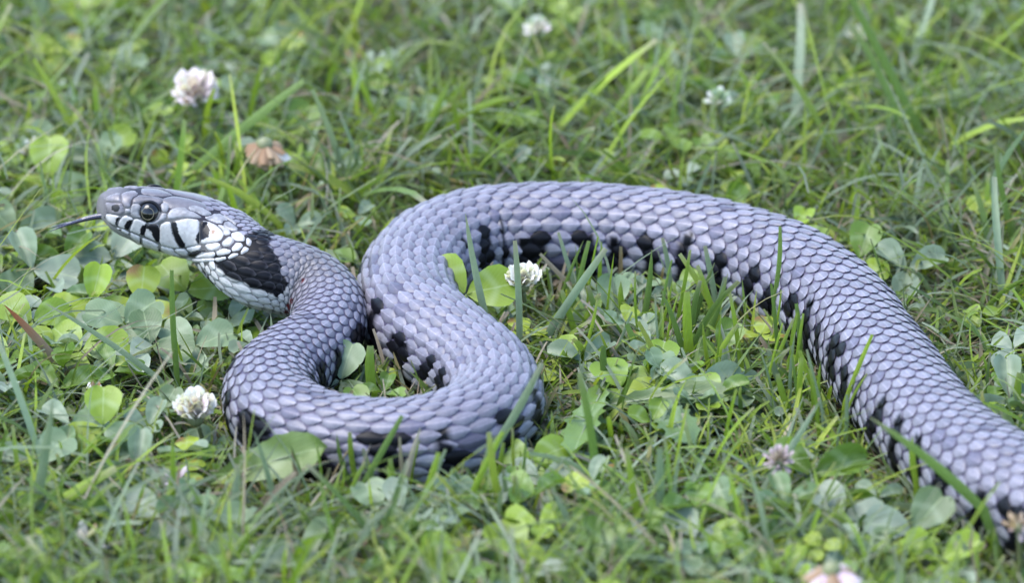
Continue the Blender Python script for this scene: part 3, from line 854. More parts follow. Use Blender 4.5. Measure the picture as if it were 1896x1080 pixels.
def make_layer(n, box, kinds, length, width, el, bend, cutp, zoff, near_k):
    xy = np.stack([rng.uniform(box[0], box[1], n), rng.uniform(box[2], box[3], n)], -1)
    dist = snake_dist(xy)
    keep = dist > 0.5
    xy, dist = xy[keep], dist[keep]; n = len(xy)
    dall = snake_dist(xy, True)
    short = np.clip(near_k + (1 - near_k) * np.maximum(dall, 0) / 45.0, near_k, 1)
    hp = CC[:70, :2].mean(0); dh = np.hypot((xy[:, 0] - hp[0]) / 32, (xy[:, 1] - hp[1] + 42) / 50)
    short = np.where(dh < 1, short * np.clip(0.45 + 0.4 * dh, 0.45, 1), short)   # low clover and short grass under the head
    L = rng.uniform(*length, n) * short
    W = rng.uniform(*width, n)
    c, kd = pick(kinds, n)
    pt = patch(xy, 0.03)
    c *= (0.82 + 0.36 * pt)[:, None]
    cut = rng.random(n) < cutp
    base = np.concatenate([xy, rng.uniform(*zoff, (n, 1))], 1)
    E = np.radians(rng.uniform(*el, n)); E = np.where(dist < 14, E * 0.8, E)
    V, cc, su, sp = blade_geo(base, rng.uniform(0, 2 * np.pi, n), E, np.radians(rng.uniform(*bend, n)), L, W, cut,
                              rng.normal(0, 0.5, n), rng.normal(0, 0.35, n), rng.uniform(0.1, 0.7, n), c, np.where(cut, rng.uniform(0, 1, n), 0.15))
    ok = clear_of_snake(sp)
    return V[ok], cc[ok], su[ok], kd[ok], L[ok], W[ok], sp[ok]
BOX = (-215, 215, -270, 330)
layers = [
 make_layer(15000, BOX, (('straw', 0.45), ('grey', 0.38), ('green', 0.25)), (12, 36), (0.35, 1.1), (0, 22), (-6, 24), 0.4, (0, 3.5), 0.6),
 make_layer(20000, BOX, (('green', 0.34), ('grey', 0.40), ('bright', 0.30), ('straw', 0.08)), (14, 38), (0.5, 1.6), (10, 50), (5, 75), 0.6, (0, 3), 0.55),
 make_layer(11500, BOX, (('bright', 0.5), ('green', 0.3), ('grey', 0.3), ('straw', 0.06)), (12, 30), (0.5, 1.7), (35, 84), (5, 60), 0.7, (0, 2), 0.42),
 make_layer(5000, BOX, (('grey', 0.45), ('bright', 0.35), ('straw', 0.2)), (26, 58), (0.35, 1.0), (15, 65), (20, 95), 0.3, (0, 3), 0.40),
 make_layer(420, BOX, (('bright', 0.45), ('green', 0.3), ('grey', 0.35)), (28, 50), (1.3, 2.6), (25, 75), (10, 75), 0.7, (0, 2), 0.40),
]
# the low tufts pressed against the body
def near_layer(n):
    k = rng.integers(0, len(CC), n); a = rng.uniform(0, 2 * np.pi, n); r_ = QQ[k, 0] + rng.uniform(-4, 22, n)
    xy = CC[k, :2] + np.stack([np.cos(a), np.sin(a)], -1) * r_[:, None]
    m_ = CC[k, 2] < 16; xy = xy[m_]; n = len(xy)
    c, kd = pick((('green', 0.4), ('grey', 0.35), ('bright', 0.3), ('straw', 0.3)), n)
    L = rng.uniform(5, 19, n); W = rng.uniform(0.45, 1.4, n); cut = rng.random(n) < 0.5
    base = np.concatenate([xy, rng.uniform(0, 1.5, (n, 1))], 1)
    V, cc, su, sp = blade_geo(base, rng.uniform(0, 2 * np.pi, n), np.radians(rng.uniform(5, 75, n)), np.radians(rng.uniform(0, 60, n)), L, W, cut,
                              rng.normal(0, 0.5, n), rng.normal(0, 0.35, n), rng.uniform(0.1, 0.7, n), c, np.where(cut, rng.uniform(0, 1, n), 0.15))
    ok = clear_of_snake(sp, 0.3)
    return V[ok], cc[ok], su[ok], kd[ok], L[ok], W[ok], sp[ok]
layers.append(near_layer(13000))
BV_, BCc, BSu, BKd, BL, BW, BSp = [np.concatenate([l[i] for l in layers]) for i in range(7)]

# hand-set blades: base pixel and height, tip pixel, width, upward bow, colour, label
HB = [
 (318, 352, 7, 562, 150, 2.6, 3, 'green', 'long broad grass blade leaning up behind the head towards the pink clover flower'),
 (610, 490, 8, 772, 412, 1.1, -1, 'straw', 'dry tan grass stem lying between the neck and the back coil'),
 (694, 745, 6, 686, 640, 2.5, 0, 'bright', 'short cut upright grass blade inside the front coil'),
 (652, 862, 3, 590, 612, 1.3, 1, 'bright', 'thin bright grass blade rising in front of the front coil'),
 (880, 880, 3, 1003, 674, 2.0, -1, 'grey', 'pale cut grass blade leaning across the right end of the front coil'),
 (962, 655, 6, 953, 445, 1.7, 0, 'grey', 'upright grey-green grass blade in front of the arched back coil'),
 (1000, 640, 6, 1122, 460, 2.1, 1, 'grey', 'slanting grey-green grass blade in front of the arched back coil'),
 (858, 585, 6, 776, 508, 1.8, 1, 'green', 'dark green blade against the inner side of the back coil'),
 (912, 640, 6, 862, 395, 1.9, 3, 'grey', 'curved pale grass blade beside the clover in the bend of the body'),
 (1282, 690, 4, 1272, 540, 2.4, 0, 'bright', 'thick upright cut grass blade standing alone before the back coil'),
 (1430, 570, 6, 1444, 420, 1.2, 1, 'green', None), (1345, 620, 5, 1258, 470, 1.6, 1, 'bright', None),
 (1330, 590, 5, 1305, 455, 1.5, 0, 'grey', None), (1480, 680, 4, 1474, 562, 1.4, 0, 'green', None),
 (1400, 690, 4, 1610, 600, 1.8, 2, 'green', None), (1860, 985, 3, 1612, 775, 2.6, 3, 'green', 'long green blade lying along the foot of the thick body'),
 (1228, 1010, 2, 1222, 830, 2.2, 0, 'grey', None), (1190, 1010, 2, 1160, 830, 1.8, 1, 'bright', None),
 (1110, 960, 2, 1072, 690, 2.0, 2, 'green', None), (940, 990, 2, 905, 800, 1.9, 0, 'bright', None),
 (850, 980, 2, 932, 800, 1.6, 1, 'bright', None), (760, 1000, 2, 812, 838, 1.8, 1, 'bright', None),
 (735, 960, 2, 722, 850, 1.7, 0, 'bright', None), (640, 960, 2, 745, 770, 1.6, 0, 'green', None),
 (55, 990, 2, 98, 742, 2.6, 0, 'grey', 'broad pale blade standing in the foreground near the white clover flower'),
 (20, 1000, 2, 215, 868, 2.8, 2, 'bright', None), (-30, 290, 4, 68, 222, 3.8, 0, 'bright', None),
 (170, 320, 4, 62, 108, 1.8, 1, 'bright', 'yellowish slender blade with orange tip above the head'),
 (765, 300, 4, 838, 140, 2.4, 0, 'bright', None), (735, 270, 4, 728, 185, 1.8, 0, 'bright', None),
 (1730, 300, 3, 1572, -10, 2.4, 2, 'green', 'long thin dark blade slanting over the lawn behind the thick body'),
 (1515, 400, 4, 1482, 300, 2.0, 0, 'bright', None), (1580, 390, 4, 1605, 290, 2.1, 0, 'bright', None),
 (140, 715, 4, 8, 565, 2.4, 2, 'straw', 'grass blade with a red-brown withered tip beside the clover below the tongue'),
 (335, 735, 5, 84, 562, 1.5, 3, 'grey', None), (202, 700, 4, 194, 630, 1.5, 0, 'grey', None),
 (1886, 790, 4, 1888, 690, 2.0, 0, 'bright', None), (1885, 480, 3, 1842, 270, 1.5, 1, 'green', None),
 (330, 720, 4, 318, 500, 1.5, 1, 'green', None), (340, 400, 12, 362, 500, 1.3, 0, 'green', None),
 (310, 1000, 2, 318, 800, 1.7, 1, 'bright', None), (420, 1010, 1, 440, 860, 2.0, 0, 'grey', None),
 (520, 1000, 2, 470, 800, 1.6, 1, 'grey', None), (560, 930, 2, 540, 830, 1.4, 0, 'straw', None),
 (990, 1040, 1, 1030, 930, 2.2, 0, 'grey', None), (1110, 1060, 1, 1020, 900, 2.4, 1, 'grey', None),
 (1500, 760, 3, 1640, 700, 1.8, 1, 'bright', None), (1560, 760, 3, 1700, 880, 2.0, 2, 'green', None),
 (1740, 1060, 1, 1420, 960, 3.0, 3, 'grey', None), (1420, 1060, 1, 1530, 930, 2.2, 1, 'grey', None),
 (1380, 960, 2, 1520, 740, 2.0, 1, 'grey', None), (1240, 560, 6, 1226, 440, 1.3, 0, 'grey', None),
 (1160, 600, 6, 1150, 520, 1.8, 0, 'bright', None), (1090, 560, 7, 1000, 470, 1.2, 1, 'straw', None),
 (450, 420, 8, 428, 345, 1.6, 1, 'grey', None), (540, 440, 8, 385, 330, 1.8, 4, 'bright', None),
 (1780, 960, 2, 1795, 900, 1.6, 0, 'bright', None), (1700, 900, 2, 1690, 810, 1.8, 0, 'bright', None),
 (1195, 700, 4, 1160, 600, 1.8, 1, 'green', None), (1130, 740, 4, 1118, 640, 1.8, 2, 'green', None),
]
for q in range(58):                                  # the upright tufts along the foot of the arched back coil and of the front coil
    x = 1010 + 560 * hsh(q, 11); fy = np.interp(x, [1000, 1150, 1300, 1430, 1560], [520, 530, 560, 620, 720]) + 40 + 130 * hsh(q, 12)
    HB.append((x, fy, 4, x + 110 * (hsh(q, 13) - 0.45), fy - 80 - 90 * hsh(q, 14), 0.6 + 1.2 * hsh(q, 15) ** 2, 2 * hsh(q, 16), ('bright', 'bright', 'green', 'grey')[q % 4], None))
for q in range(30):
    x = 560 + 420 * hsh(q, 21); fy = 905 + 60 * hsh(q, 22)
    HB.append((x, fy, 3, x + 90 * (hsh(q, 23) - 0.5), fy - 60 - 75 * hsh(q, 24), 0.6 + 1.0 * hsh(q, 25) ** 2, 2 * hsh(q, 26), ('bright', 'green', 'bright', 'grey', 'straw')[q % 5], None))
def hand_blade(bx, by, bz, tx, ty, w, bow, kind):
    b = pix(bx, by, bz)
    t = pix_y(tx, ty, b[1] + 0.12 * abs(tx - bx) * 0.137)
    if t[2] < 2: t = pix(tx, ty, 4.0)
    m = (b + t) / 2 + np.array([0, 0, bow * 0.9])
    u = TAU[:, None]
    sp = b * (1 - u) ** 2 + 2 * m * u * (1 - u) + t * u ** 2
    sp = sp + (hsh(bx, by) - 0.5) * 1.6 * np.sin(u * 3.1) * RT
    vdir = -ray(bx, by) / np.linalg.norm(ray(bx, by))
    for _ in range(14):                              # a blade stands in front of the body, not inside it
        if clear_of_snake(np.stack([sp[1:], (sp[1:] + sp[:-1]) / 2])[None].reshape(1, -1, 3), 0.6)[0]: break
        sp = sp + vdir * 1.5
    else: return None
    sp[0, 2] = min(sp[0, 2], 2.0)
    return sp
blade_objs = []
def blade_from_spine(sp, w, color, cutted, tipc, rolls=None):
    T = np.gradient(sp, axis=0); T /= np.linalg.norm(T, axis=1)[:, None]
    fw = np.array([0, -0.9, 0.45]); sd_ = np.cross(T, fw); sd_ /= np.linalg.norm(sd_, axis=1)[:, None]
    if rolls:
        nn0 = np.cross(T, sd_); sd_ = sd_ * math.cos(rolls) + nn0 * math.sin(rolls)
    nu = np.cross(T, sd_)
    prof = np.interp(TAU, [0, 0.2, 0.7, 1], [0.75, 1, 0.95, 0.6]) if cutted else np.interp(TAU, [0, 0.25, 0.6, 0.85, 1], [0.7, 1, 0.85, 0.5, 0.05])
    ww = (w * prof * 0.5)[:, None]
    V = np.stack([sp - sd_ * ww, sp - nu * ww * 0.45, sp + sd_ * ww], 1).reshape(-1, 3)
    c = np.tile(color, (NS, 1)); ft = (np.clip((TAU - 0.8) / 0.2, 0, 1) * tipc)[:, None]
    c = c * (1 - ft) + np.array([0.52, 0.44, 0.34]) * ft
    su = np.zeros((NS, 3, 2)); su[..., 0] = (-1, 0, 1); su[..., 1] = TAU[:, None]
    return V, np.repeat(c, 3, 0), su.reshape(-1, 2)
CN = {'bright': 'bright green', 'green': 'mid-green', 'grey': 'pale grey-green', 'straw': 'dry straw-coloured'}
def blade_tag(o, kind, w, sp):
    dz = sp[-1, 2] - sp[0, 2]; ln = np.linalg.norm(np.diff(sp, axis=0), axis=1).sum()
    pose = 'upright' if dz > 0.72 * ln else ('slanting' if dz > 0.38 * ln else 'flat-lying')
    wd = 'broad' if w > 2.2 else ('slim' if w > 1.5 else 'thin')
    where = near_what(sp[0])
    lab = f'{wd} {pose} {CN[kind]} grass blade near {where}'
    tag(o, lab, 'grass blade', f'{wd} {pose} {CN[kind]} blades near {where}')
n_hand = 0
for k, (bx, by, bz, tx, ty, w, bow, kind, lab) in enumerate(HB):
    sp = hand_blade(bx, by, bz, tx, ty, w, bow, kind)
    if sp is None: continue
    pal = PAL[kind]; c = np.array(pal[k % len(pal)]) * (0.9 + 0.25 * hsh(k, 3))
    V, cc, su = blade_from_spine(sp, w, c, hsh(k, 5) < 0.75, 0.9 * hsh(k, 8), 0.5 * (hsh(k, 2) - 0.5))
    if lab and 'red-brown' in lab:
        f = np.clip((np.repeat(TAU, 3) - 0.35) / 0.5, 0, 1)[:, None]; cc = cc * 0.6 * (1 - f) + np.array([0.40, 0.10, 0.03]) * f
    o = obj('grass_blade', mesh('grass_blade', V - sp[0], BLF, cc, su, M_BLADE))
    o.location = sp[0] * MM
    if lab: tag(o, lab, 'grass blade')
    else: blade_tag(o, kind, w, sp)
    n_hand += 1
# the widest of the scattered blades become things of their own
mid = BSp[:, 3]; mpx, mpy = to_px(mid)
infr = (mpx > 15) & (mpx < 1880) & (mpy > 15) & (mpy < 1065)
tipz = BSp[:, -1, 2]
show = BW * BL * infr * (0.4 + np.clip(tipz / 12, 0, 1.2))
top = np.argsort(-show)[:300 - n_hand - 2]
for k in top:
    o = obj('grass_blade', mesh('grass_blade', BV_[k] - BSp[k, 0], BLF, BCc[k], BSu[k], M_BLADE))
    o.location = BSp[k, 0] * MM
    blade_tag(o, BKd[k], BW[k], BSp[k])
m = np.ones(len(BV_), bool); m[top] = False
nb = m.sum()
FB = (BLF[None] + (np.arange(nb) * NS * 3)[:, None, None]).reshape(-1, 4)
g = obj('grass', mesh('grass', BV_[m].reshape(-1, 3), FB, BCc[m].reshape(-1, 3), BSu[m].reshape(-1, 2), M_BLADE))
tag(g, 'mown lawn grass, green and grey-green blades with dry thatch', 'grass', kind='stuff')
# the lawn goes on outside the view
far = []
for bx in ((-520, -215, -450, 620), (215, 520, -450, 620), (-215, 215, 330, 620), (-215, 215, -450, -270)):
    ar = (bx[1] - bx[0]) * (bx[3] - bx[2])
    far.append(make_layer(int(ar * 0.026), bx, (('green', 0.42), ('grey', 0.36), ('bright', 0.36), ('straw', 0.15)), (18, 44), (1.4, 3.4), (10, 75), (10, 70), 0.6, (0, 2), 1.0))
fv, fc, fs = [np.concatenate([l[i] for l in far]) for i in range(3)]
FB = (BLF[None] + (np.arange(len(fv)) * NS * 3)[:, None, None]).reshape(-1, 4)
g = obj('grass', mesh('outer_grass', fv.reshape(-1, 3), FB, fc.reshape(-1, 3), fs.reshape(-1, 2), M_BLADE))
tag(g, 'lawn grass continuing outside the strip round the snake', 'grass', kind='stuff')

# ------------------------------------------------------------------ clover leaves
LU = np.array([-1, -0.55, 0, 0.55, 1.0]); LV = np.array([0, 0.12, 0.32, 0.55, 0.78, 0.93, 1.0])
lw = np.array([0.06, 0.40, 0.74, 0.96, 0.98, 0.72, 0.42])
li = np.arange(35).reshape(7, 5)
LFc = np.stack([li[:-1, :-1], li[:-1, 1:], li[1:, 1:], li[1:, :-1]], -1).reshape(-1, 4)
CLP = [(0.15, 0.27, 0.035), (0.19, 0.32, 0.04), (0.26, 0.41, 0.035), (0.33, 0.48, 0.04), (0.41, 0.52, 0.05), (0.25, 0.35, 0.19), (0.32, 0.41, 0.27), (0.20, 0.30, 0.13), (0.38, 0.46, 0.34)]
def leaflet_geo(fold, curl, cup, col, spotty=0):
    """unit leaflet: 1 long, along +X, face up"""
    u, v = np.meshgrid(LU, LV, indexing='xy')
    w = lw[:, None] * 0.47
    x = v - 0.07 * np.where(v > 0.95, (1 - np.abs(u)), 0) + np.where((v > 0.9), 0.0, 0)
    x = np.where(v > 0.95, v - 0.05 * (1 - np.abs(u) / 0.55).clip(0, 1), v)
    y = u * w * math.cos(fold)
    z = np.abs(u) * w * math.sin(fold) - curl * v ** 2 + cup * (u ** 2) * w
    z = z + 0.035 * np.sin(u * 4 + v * 8 + fold * 9)
    c = np.tile(np.array(col), (35, 1))
    edge = (np.abs(u) > 0.9).ravel() | (v > 0.97).ravel()
    c[edge] *= 1.12
    if spotty:
        q = (v > 0.75).ravel() & (u > 0.2).ravel(); c[q] = np.array([0.34, 0.20, 0.05])
    return np.stack([x, y, z], -1).reshape(-1, 3), c, np.stack([u, v], -1).reshape(-1, 2)
leaf_vars = []
for i in range(20):
    leaf_vars.append(leaflet_geo(rng.uniform(0.0, 0.95), rng.uniform(-0.1, 0.3), rng.uniform(-0.12, 0.12), np.array(CLP[i % len(CLP)]) * rng.uniform(0.85, 1.15), spotty=(i == 13)))
leaf_me = [mesh('leaflet', v * 1000, LFc, c, s, M_CLOVER) for v, c, s in leaf_vars]   # unit = 1 m, scaled per leaf
def rotmat(az, tilt_ax, tilt):
    return Matrix.Rotation(tilt, 4, Vector(tilt_ax)) @ Matrix.Rotation(az, 4, 'Z')
def stalk_geo(b, t, r0, r1, bow, col):
    n = 6; u = np.linspace(0, 1, n)[:, None]
    P = b * (1 - u) + t * u + bow * np.sin(u * np.pi)
    V, F = tube(P, np.linspace(r0, r1, n), 5)
    return V, F, np.tile(np.array(col), (len(V), 1))
def clover_spec(top, size, az, tilt, tdir, droop, spread, var):
    """matrices of the three leaflets"""
    ms = []
    R0 = Matrix.Rotation(tilt, 4, Vector((math.cos(tdir), math.sin(tdir), 0)))
    for k in range(3):
        M = Matrix.Translation(Vector(top) * MM) @ R0 @ Matrix.Rotation(az + k * spread, 4, 'Z') @ Matrix.Rotation(droop, 4, 'Y') @ Matrix.Translation((0.0004, 0, 0)) @ Matrix.Scale(size * MM * (0.92 + 0.16 * hsh(az, k)), 4)
        ms.append((M, (var + k * (1 if hsh(var, az) > 0.6 else 0)) % len(leaf_me)))
    return ms
def clover_pts(ms):
    return np.concatenate([np.array([tuple((M @ Vector((x, y, 0)))) for x, y in ((0.1, 0), (0.5, 0.4), (0.5, -0.4), (0.5, 0), (1, 0), (0.85, 0.35), (0.85, -0.35))]) for M, _ in ms]) / MM
clover_list = []
# set by hand: pixel of the leaf centre, height, leaflet size, heading, tilt towards the viewer, variant, label
HCV = [
 (862, 545, 15, 11.5, 0.2, 0.9, 3, 'large fresh clover leaf tucked into the bend of the back coil'),
 (985, 855, 9, 10.0, 0.6, 0.55, 2, 'clover leaf with pale and green leaflets at the right end of the front coil'),
 (1290, 725, 10, 11.5, 0.4, 0.5, 6, 'big grey-green clover leaf in the middle of the lawn before the back coil'),
 (190, 790, 13, 9.5, 1.57, 0.9, 3, 'round clover leaf on a long stalk near the white clover flower'),
 (1505, 880, 11, 12.5, 0.3, 0.85, 1, 'large round clover leaf behind the mauve spent flower head'),
 (1690, 985, 9, 11.0, 0.9, 0.6, 7, 'folded clover leaf below the foot of the thick body'),
 (630, 705, 9, 9.0, 1.2, 0.9, 5, 'grey clover leaf inside the front coil'),
 (660, 855, 8, 8.5, 1.4, 0.7, 4, 'yellowing clover leaf pressed against the front of the coil'),
 (345, 540, 9, 11.0, 0.1, 0.6, 3, 'yellow-green clover leaf under the throat of the snake'),
 (60, 595, 11, 10, 0.5, 0.6, 2, None), (170, 560, 12, 10, 1.4, 0.8, 12, None), (120, 480, 12, 10, 1.0, 0.7, 1, None),
 (230, 600, 11, 10, 0.8, 0.6, 5, None), (150, 650, 10, 11, 0.2, 0.5, 3, None), (60, 500, 12, 11, 2.0, 0.7, 6, None),
 (260, 560, 11, 9, 1.5, 0.8, 13, None), (30, 430, 12, 11, 0.3, 0.6, 6, None), (210, 480, 11, 10, 0.9, 0.7, 8, None),
 (90, 330, 12, 11, 1.5, 0.9, 3, None), (190, 275, 11, 9, 0.6, 0.6, 3, None), (280, 640, 9, 10, 1.8, 0.6, 7, None),
 (360, 640, 8, 10, 0.4, 0.5, 5, None), (110, 720, 9, 11, 2.4, 0.5, 1, None), (250, 870, 10, 9.5, 1.5, 0.9, 6, None),
 (70, 860, 10, 10, 0.9, 0.5, 5, None), (120, 960, 8, 10, 2.2, 0.5, 7, None), (1000, 900, 8, 9, 0.4, 0.5, 8, None),
 (920, 935, 8, 9, 1.0, 0.4, 8, None), (1150, 720, 9, 10, 2.0, 0.5, 2, None), (1220, 690, 10, 9.5, 1.4, 0.7, 2, None),
 (1080, 670, 9, 9, 0.8, 0.5, 6, None), (1330, 650, 9, 8, 1.1, 0.8, 10, None), (1130, 580, 9, 9, 1.5, 0.8, 14, None),
 (1600, 830, 8, 9, 0.9, 0.5, 15, None), (1560, 960, 8, 10, 2.1, 0.4, 8, None), (1400, 1010, 8, 11, 0.7, 0.6, 1, None),
 (1290, 1000, 8, 9, 0.1, 0.4, 8, None), (1100, 1050, 8, 12, 1.3, 0.6, 10, None), (960, 1040, 7, 11, 2.0, 0.6, 3, None),
 (560, 1040, 7, 11, 0.8, 0.5, 7, None), (420, 1000, 7, 10, 1.1, 0.5, 5, None), (300, 960, 8, 10, 0.5, 0.5, 8, None),
 (1780, 690, 10, 11, 0.8, 0.6, 7, None), (1870, 740, 10, 12, 1.6, 0.7, 6, None), (1590, 480, 10, 9, 1.2, 0.7, 10, None),
 (1680, 500, 9, 10, 0.4, 0.5, 15, None), (600, 330, 8, 10, 0.7, 0.5, 5, None), (540, 250, 9, 10, 1.1, 0.6, 10, None),
 (700, 950, 7, 10, 1.9, 0.5, 5, None), (800, 900, 8, 8, 1.3, 0.8, 10, None), (460, 1060, 6, 11, 0.2, 0.5, 6, None),
 (1740, 1040, 7, 10, 0.4, 0.5, 12, None), (1680, 930, 9, 9, 1.6, 0.9, 11, None), (1630, 1040, 7, 10, 2.4, 0.5, 2, None),
]
for (px, py, z, size, az, tilt, var, lab) in HCV:
    top_ = pix(px, py, z)
    clover_list.append((top_, size, az, tilt, 0.0 + 0.4 * (hsh(px, py) - 0.5), -0.05, 2.09, var, lab))
n = 3700
xy = np.stack([rng.uniform(-215, 215, n), rng.uniform(-270, 330, n)], -1)
dn = patch(xy, 0.022) * 0.8 + patch(xy + 300, 0.06) * 0.5
left = np.clip(0.9 - (xy[:, 0] + 60) / 170, 0.28, 1.0); front = np.clip(0.75 - (xy[:, 1] + 20) / 300, 0.3, 0.9)
keep = rng.random(n) < np.clip((dn - 0.3) * 1.3, 0.05, 1) * np.maximum(left, front)
xy = xy[keep]; ds = snake_dist(xy); m = ds > 1; xy, ds = xy[m], ds[m]
for (x, y), dd in zip(xy, ds):
    z = rng.uniform(5, 13.5) * np.clip(0.55 + dd / 60, 0.55, 1)
    clover_list.append((np.array([x, y, z]), rng.uniform(4.2, 8.8), rng.uniform(0, 6.28), abs(rng.normal(0.15, 0.35)), rng.uniform(-1.6, 1.6) if rng.random() < 0.7 else rng.uniform(0, 6.28),
                        rng.uniform(-0.5, 0.25), rng.choice([2.09, 2.09, 1.8]), int(rng.integers(0, 20)), None))
good = []
for cl in clover_list:
    ms = clover_spec(*cl[:3], cl[3], cl[4], cl[5], cl[6], cl[7])
    P = clover_pts(ms)
    if cl[8] is None and not clear_of_snake(P[None], 0.3)[0]: continue
    sp_, _ = to_px(cl[0]), 0
    vis_ = 5 < sp_[0] < 1890 and 5 < sp_[1] < 1075
    good.append((cl, ms, vis_))
def sizekey(gd): return (gd[0][8] is not None) * 1e6 + gd[2] * (gd[0][1] ** 2 * (0.3 + abs(math.sin(0.4 + gd[0][3]))))
good.sort(key=sizekey, reverse=True)
CNM = ('dark green', 'yellow-green', 'pale grey-green')
CK = [0, 0, 1, 1, 1, 2, 2, 0, 2]
sv, sf, scol, ssu, off = [], [], [], [], 0
kv, kf, kc, koff = [], [], [], 0
for i, (cl, ms, vis_) in enumerate(good):
    top_, size = cl[0], cl[1]
    base = np.array([top_[0] + rng.normal(0, 4), top_[1] + rng.normal(0, 4) + 2, 0.0])
    if snake_dist(base[None, :2])[0] < 2: base[:2] = top_[:2]
    bow = np.array([rng.normal(0, 1.2), rng.normal(0, 1.2), 0])
    V, F, c = stalk_geo(base, top_, 0.55, 0.4, bow, (0.16, 0.22, 0.07))
    if i < 298 and vis_:
        root = empty('clover_leaf', base)
        kd = CK[(cl[7] % 20) % 9]
        if cl[8]: tag(root, cl[8], 'clover leaf')
        else:
            sz = 'large' if size > 9.3 else ('middling' if size > 7.6 else 'small')
            po = 'flat' if cl[3] < 0.2 else ('tilted' if cl[3] < 0.5 else 'steeply tilted')
            wh = near_what(top_)
            tag(root, f'{sz} {po} {CNM[kd]} clover leaf near {wh}', 'clover leaf', f'{sz} {po} {CNM[kd]} clover leaves near {wh}')
        obj('stalk', mesh('stalk', V - base, F, c, mat=M_STALK), root)
        for M, vr in ms:
            o = obj('leaflet', leaf_me[vr], root)
            o.matrix_local = Matrix.Translation(Vector(-base * MM)) @ M
    else:
        for M, vr in ms:
            lv, lc, ls = leaf_vars[vr]
            A = np.array(M)
            sv.append(lv @ A[:3, :3].T / MM + A[:3, 3] / MM); sf.append(LFc + off); off += 35; scol.append(lc); ssu.append(ls)
        kv.append(V); kf += [[q + koff for q in f] for f in F]; koff += len(V); kc.append(c)
if sv:
    g = obj('clover', mesh('clover', np.concatenate(sv), np.concatenate(sf), np.concatenate(scol), np.concatenate(ssu), M_CLOVER))
    tag(g, 'low ground cover of small clover leaves between the grass blades', 'clover', kind='stuff')
    g2 = obj('clover_stalks', mesh('clover_stalks', np.concatenate(kv), kf, np.concatenate(kc), mat=M_STALK), g)
    g2['kind'] = 'stuff'

# ------------------------------------------------------------------ broad leaves of other weeds
def broad_leaf(base, tip, width, side, col, teeth, label, droop=0.0, name='broad_leaf', pale=0.0):
    nL = 25; u = np.linspace(0, 1, nL)
    base, tip = np.array(base, float), np.array(tip, float)
    mid_ = (base + tip) / 2 + np.array([0, 0, droop])
    sp = base * ((1 - u) ** 2)[:, None] + 2 * mid_ * (u * (1 - u))[:, None] + tip * (u ** 2)[:, None]
    T = np.gradient(sp, axis=0); T /= np.linalg.norm(T, axis=1)[:, None]
    sd_ = np.array(side, float); sd_ = sd_ - T * (T @ sd_)[:, None]; sd_ /= np.linalg.norm(sd_, axis=1)[:, None]
    nu = np.cross(T, sd_)
    prof = np.interp(u, [0, 0.1, 0.3, 0.6, 0.8, 0.93, 1], [0.10, 0.28, 0.62, 1.0, 0.95, 0.6, 0.08])
    prof = prof * (1 + teeth * np.where(np.arange(nL) % 3 == 0, 0.5, -0.25))
    A = np.array([-1, -0.5, 0, 0.5, 1])
    V = np.stack([sp + sd_ * (width * 0.5 * prof * a)[:, None] + nu * (width * (0.16 * abs(a) + 0.04 * np.sin(u * 17 + a * 3)))[:, None] for a in A], 1).reshape(-1, 3)
    bi2 = np.arange(nL * 5).reshape(nL, 5)
    F = np.stack([bi2[:-1, :-1], bi2[:-1, 1:], bi2[1:, 1:], bi2[1:, :-1]], -1).reshape(-1, 4)
    c = np.tile(np.array(col), (nL * 5, 1))
    su = np.stack([np.tile(A, nL), np.repeat(u, 5)], -1)
    root = empty(name, base)
    obj('leaf_blade', mesh('leaf_blade', V - base, F, c, su, M_CLOVER), root)
    Vm, Fm = tube(sp[:-2] - nu[:-2] * 0.05 + nu[:-2] * 0.12, np.linspace(0.38, 0.12, nL - 2), 5)
    obj('midrib', mesh('midrib', Vm - base, Fm, np.tile(np.array([0.30, 0.36, 0.2]), (len(Vm), 1)), mat=M_STALK), root)
    tag(root, label, 'leaf')
    return root
broad_leaf(pix(388, 896, 7), pix(606, 828, 18), 10.5, (0.1, 0.55, 0.85), (0.25, 0.35, 0.10), 0.10, 'long pale toothed leaf lying against the front of the coil', 1.5)
broad_leaf(pix(1110, 755, 7), pix(1380, 730, 12), 7.0, (0.0, 0.85, 0.45), (0.22, 0.31, 0.12), 0.35, 'jagged dandelion leaf spread flat before the back coil', 2.0)
broad_leaf(pix(1130, 700, 7), pix(1060, 850, 12), 9.0, (1, 0.1, 0.3), (0.20, 0.33, 0.05), 0.4, 'jagged yellow-green dandelion leaf pointing away from the back coil', 3.0)
broad_leaf(pix(1190, 740, 7), pix(1290, 830, 12), 8.0, (0.7, 0.5, 0.35), (0.16, 0.26, 0.08), 0.35, 'jagged mid-green dandelion leaf beside the big grey-green clover', 3.0)
broad_leaf(pix(930, 900, 5), pix(905, 955, 11), 8.0, (1, 0, 0.25), (0.30, 0.37, 0.28), 0.0, 'small pale oval leaf in the grass below the right end of the coil', 1.0)
broad_leaf(pix(1090, 600, 5), pix(1075, 505, 13), 6.5, (1, 0, 0.2), (0.24, 0.32, 0.20), 0.0, 'upright grey oval leaf before the arched back coil', 0.0)
broad_leaf(pix(1820, 760, 4), pix(1896, 690, 12), 9, (0.6, 0.6, 0.5), (0.24, 0.32, 0.2), 0.1, 'pale broad leaf behind the thick body at the lawn', 2.0)

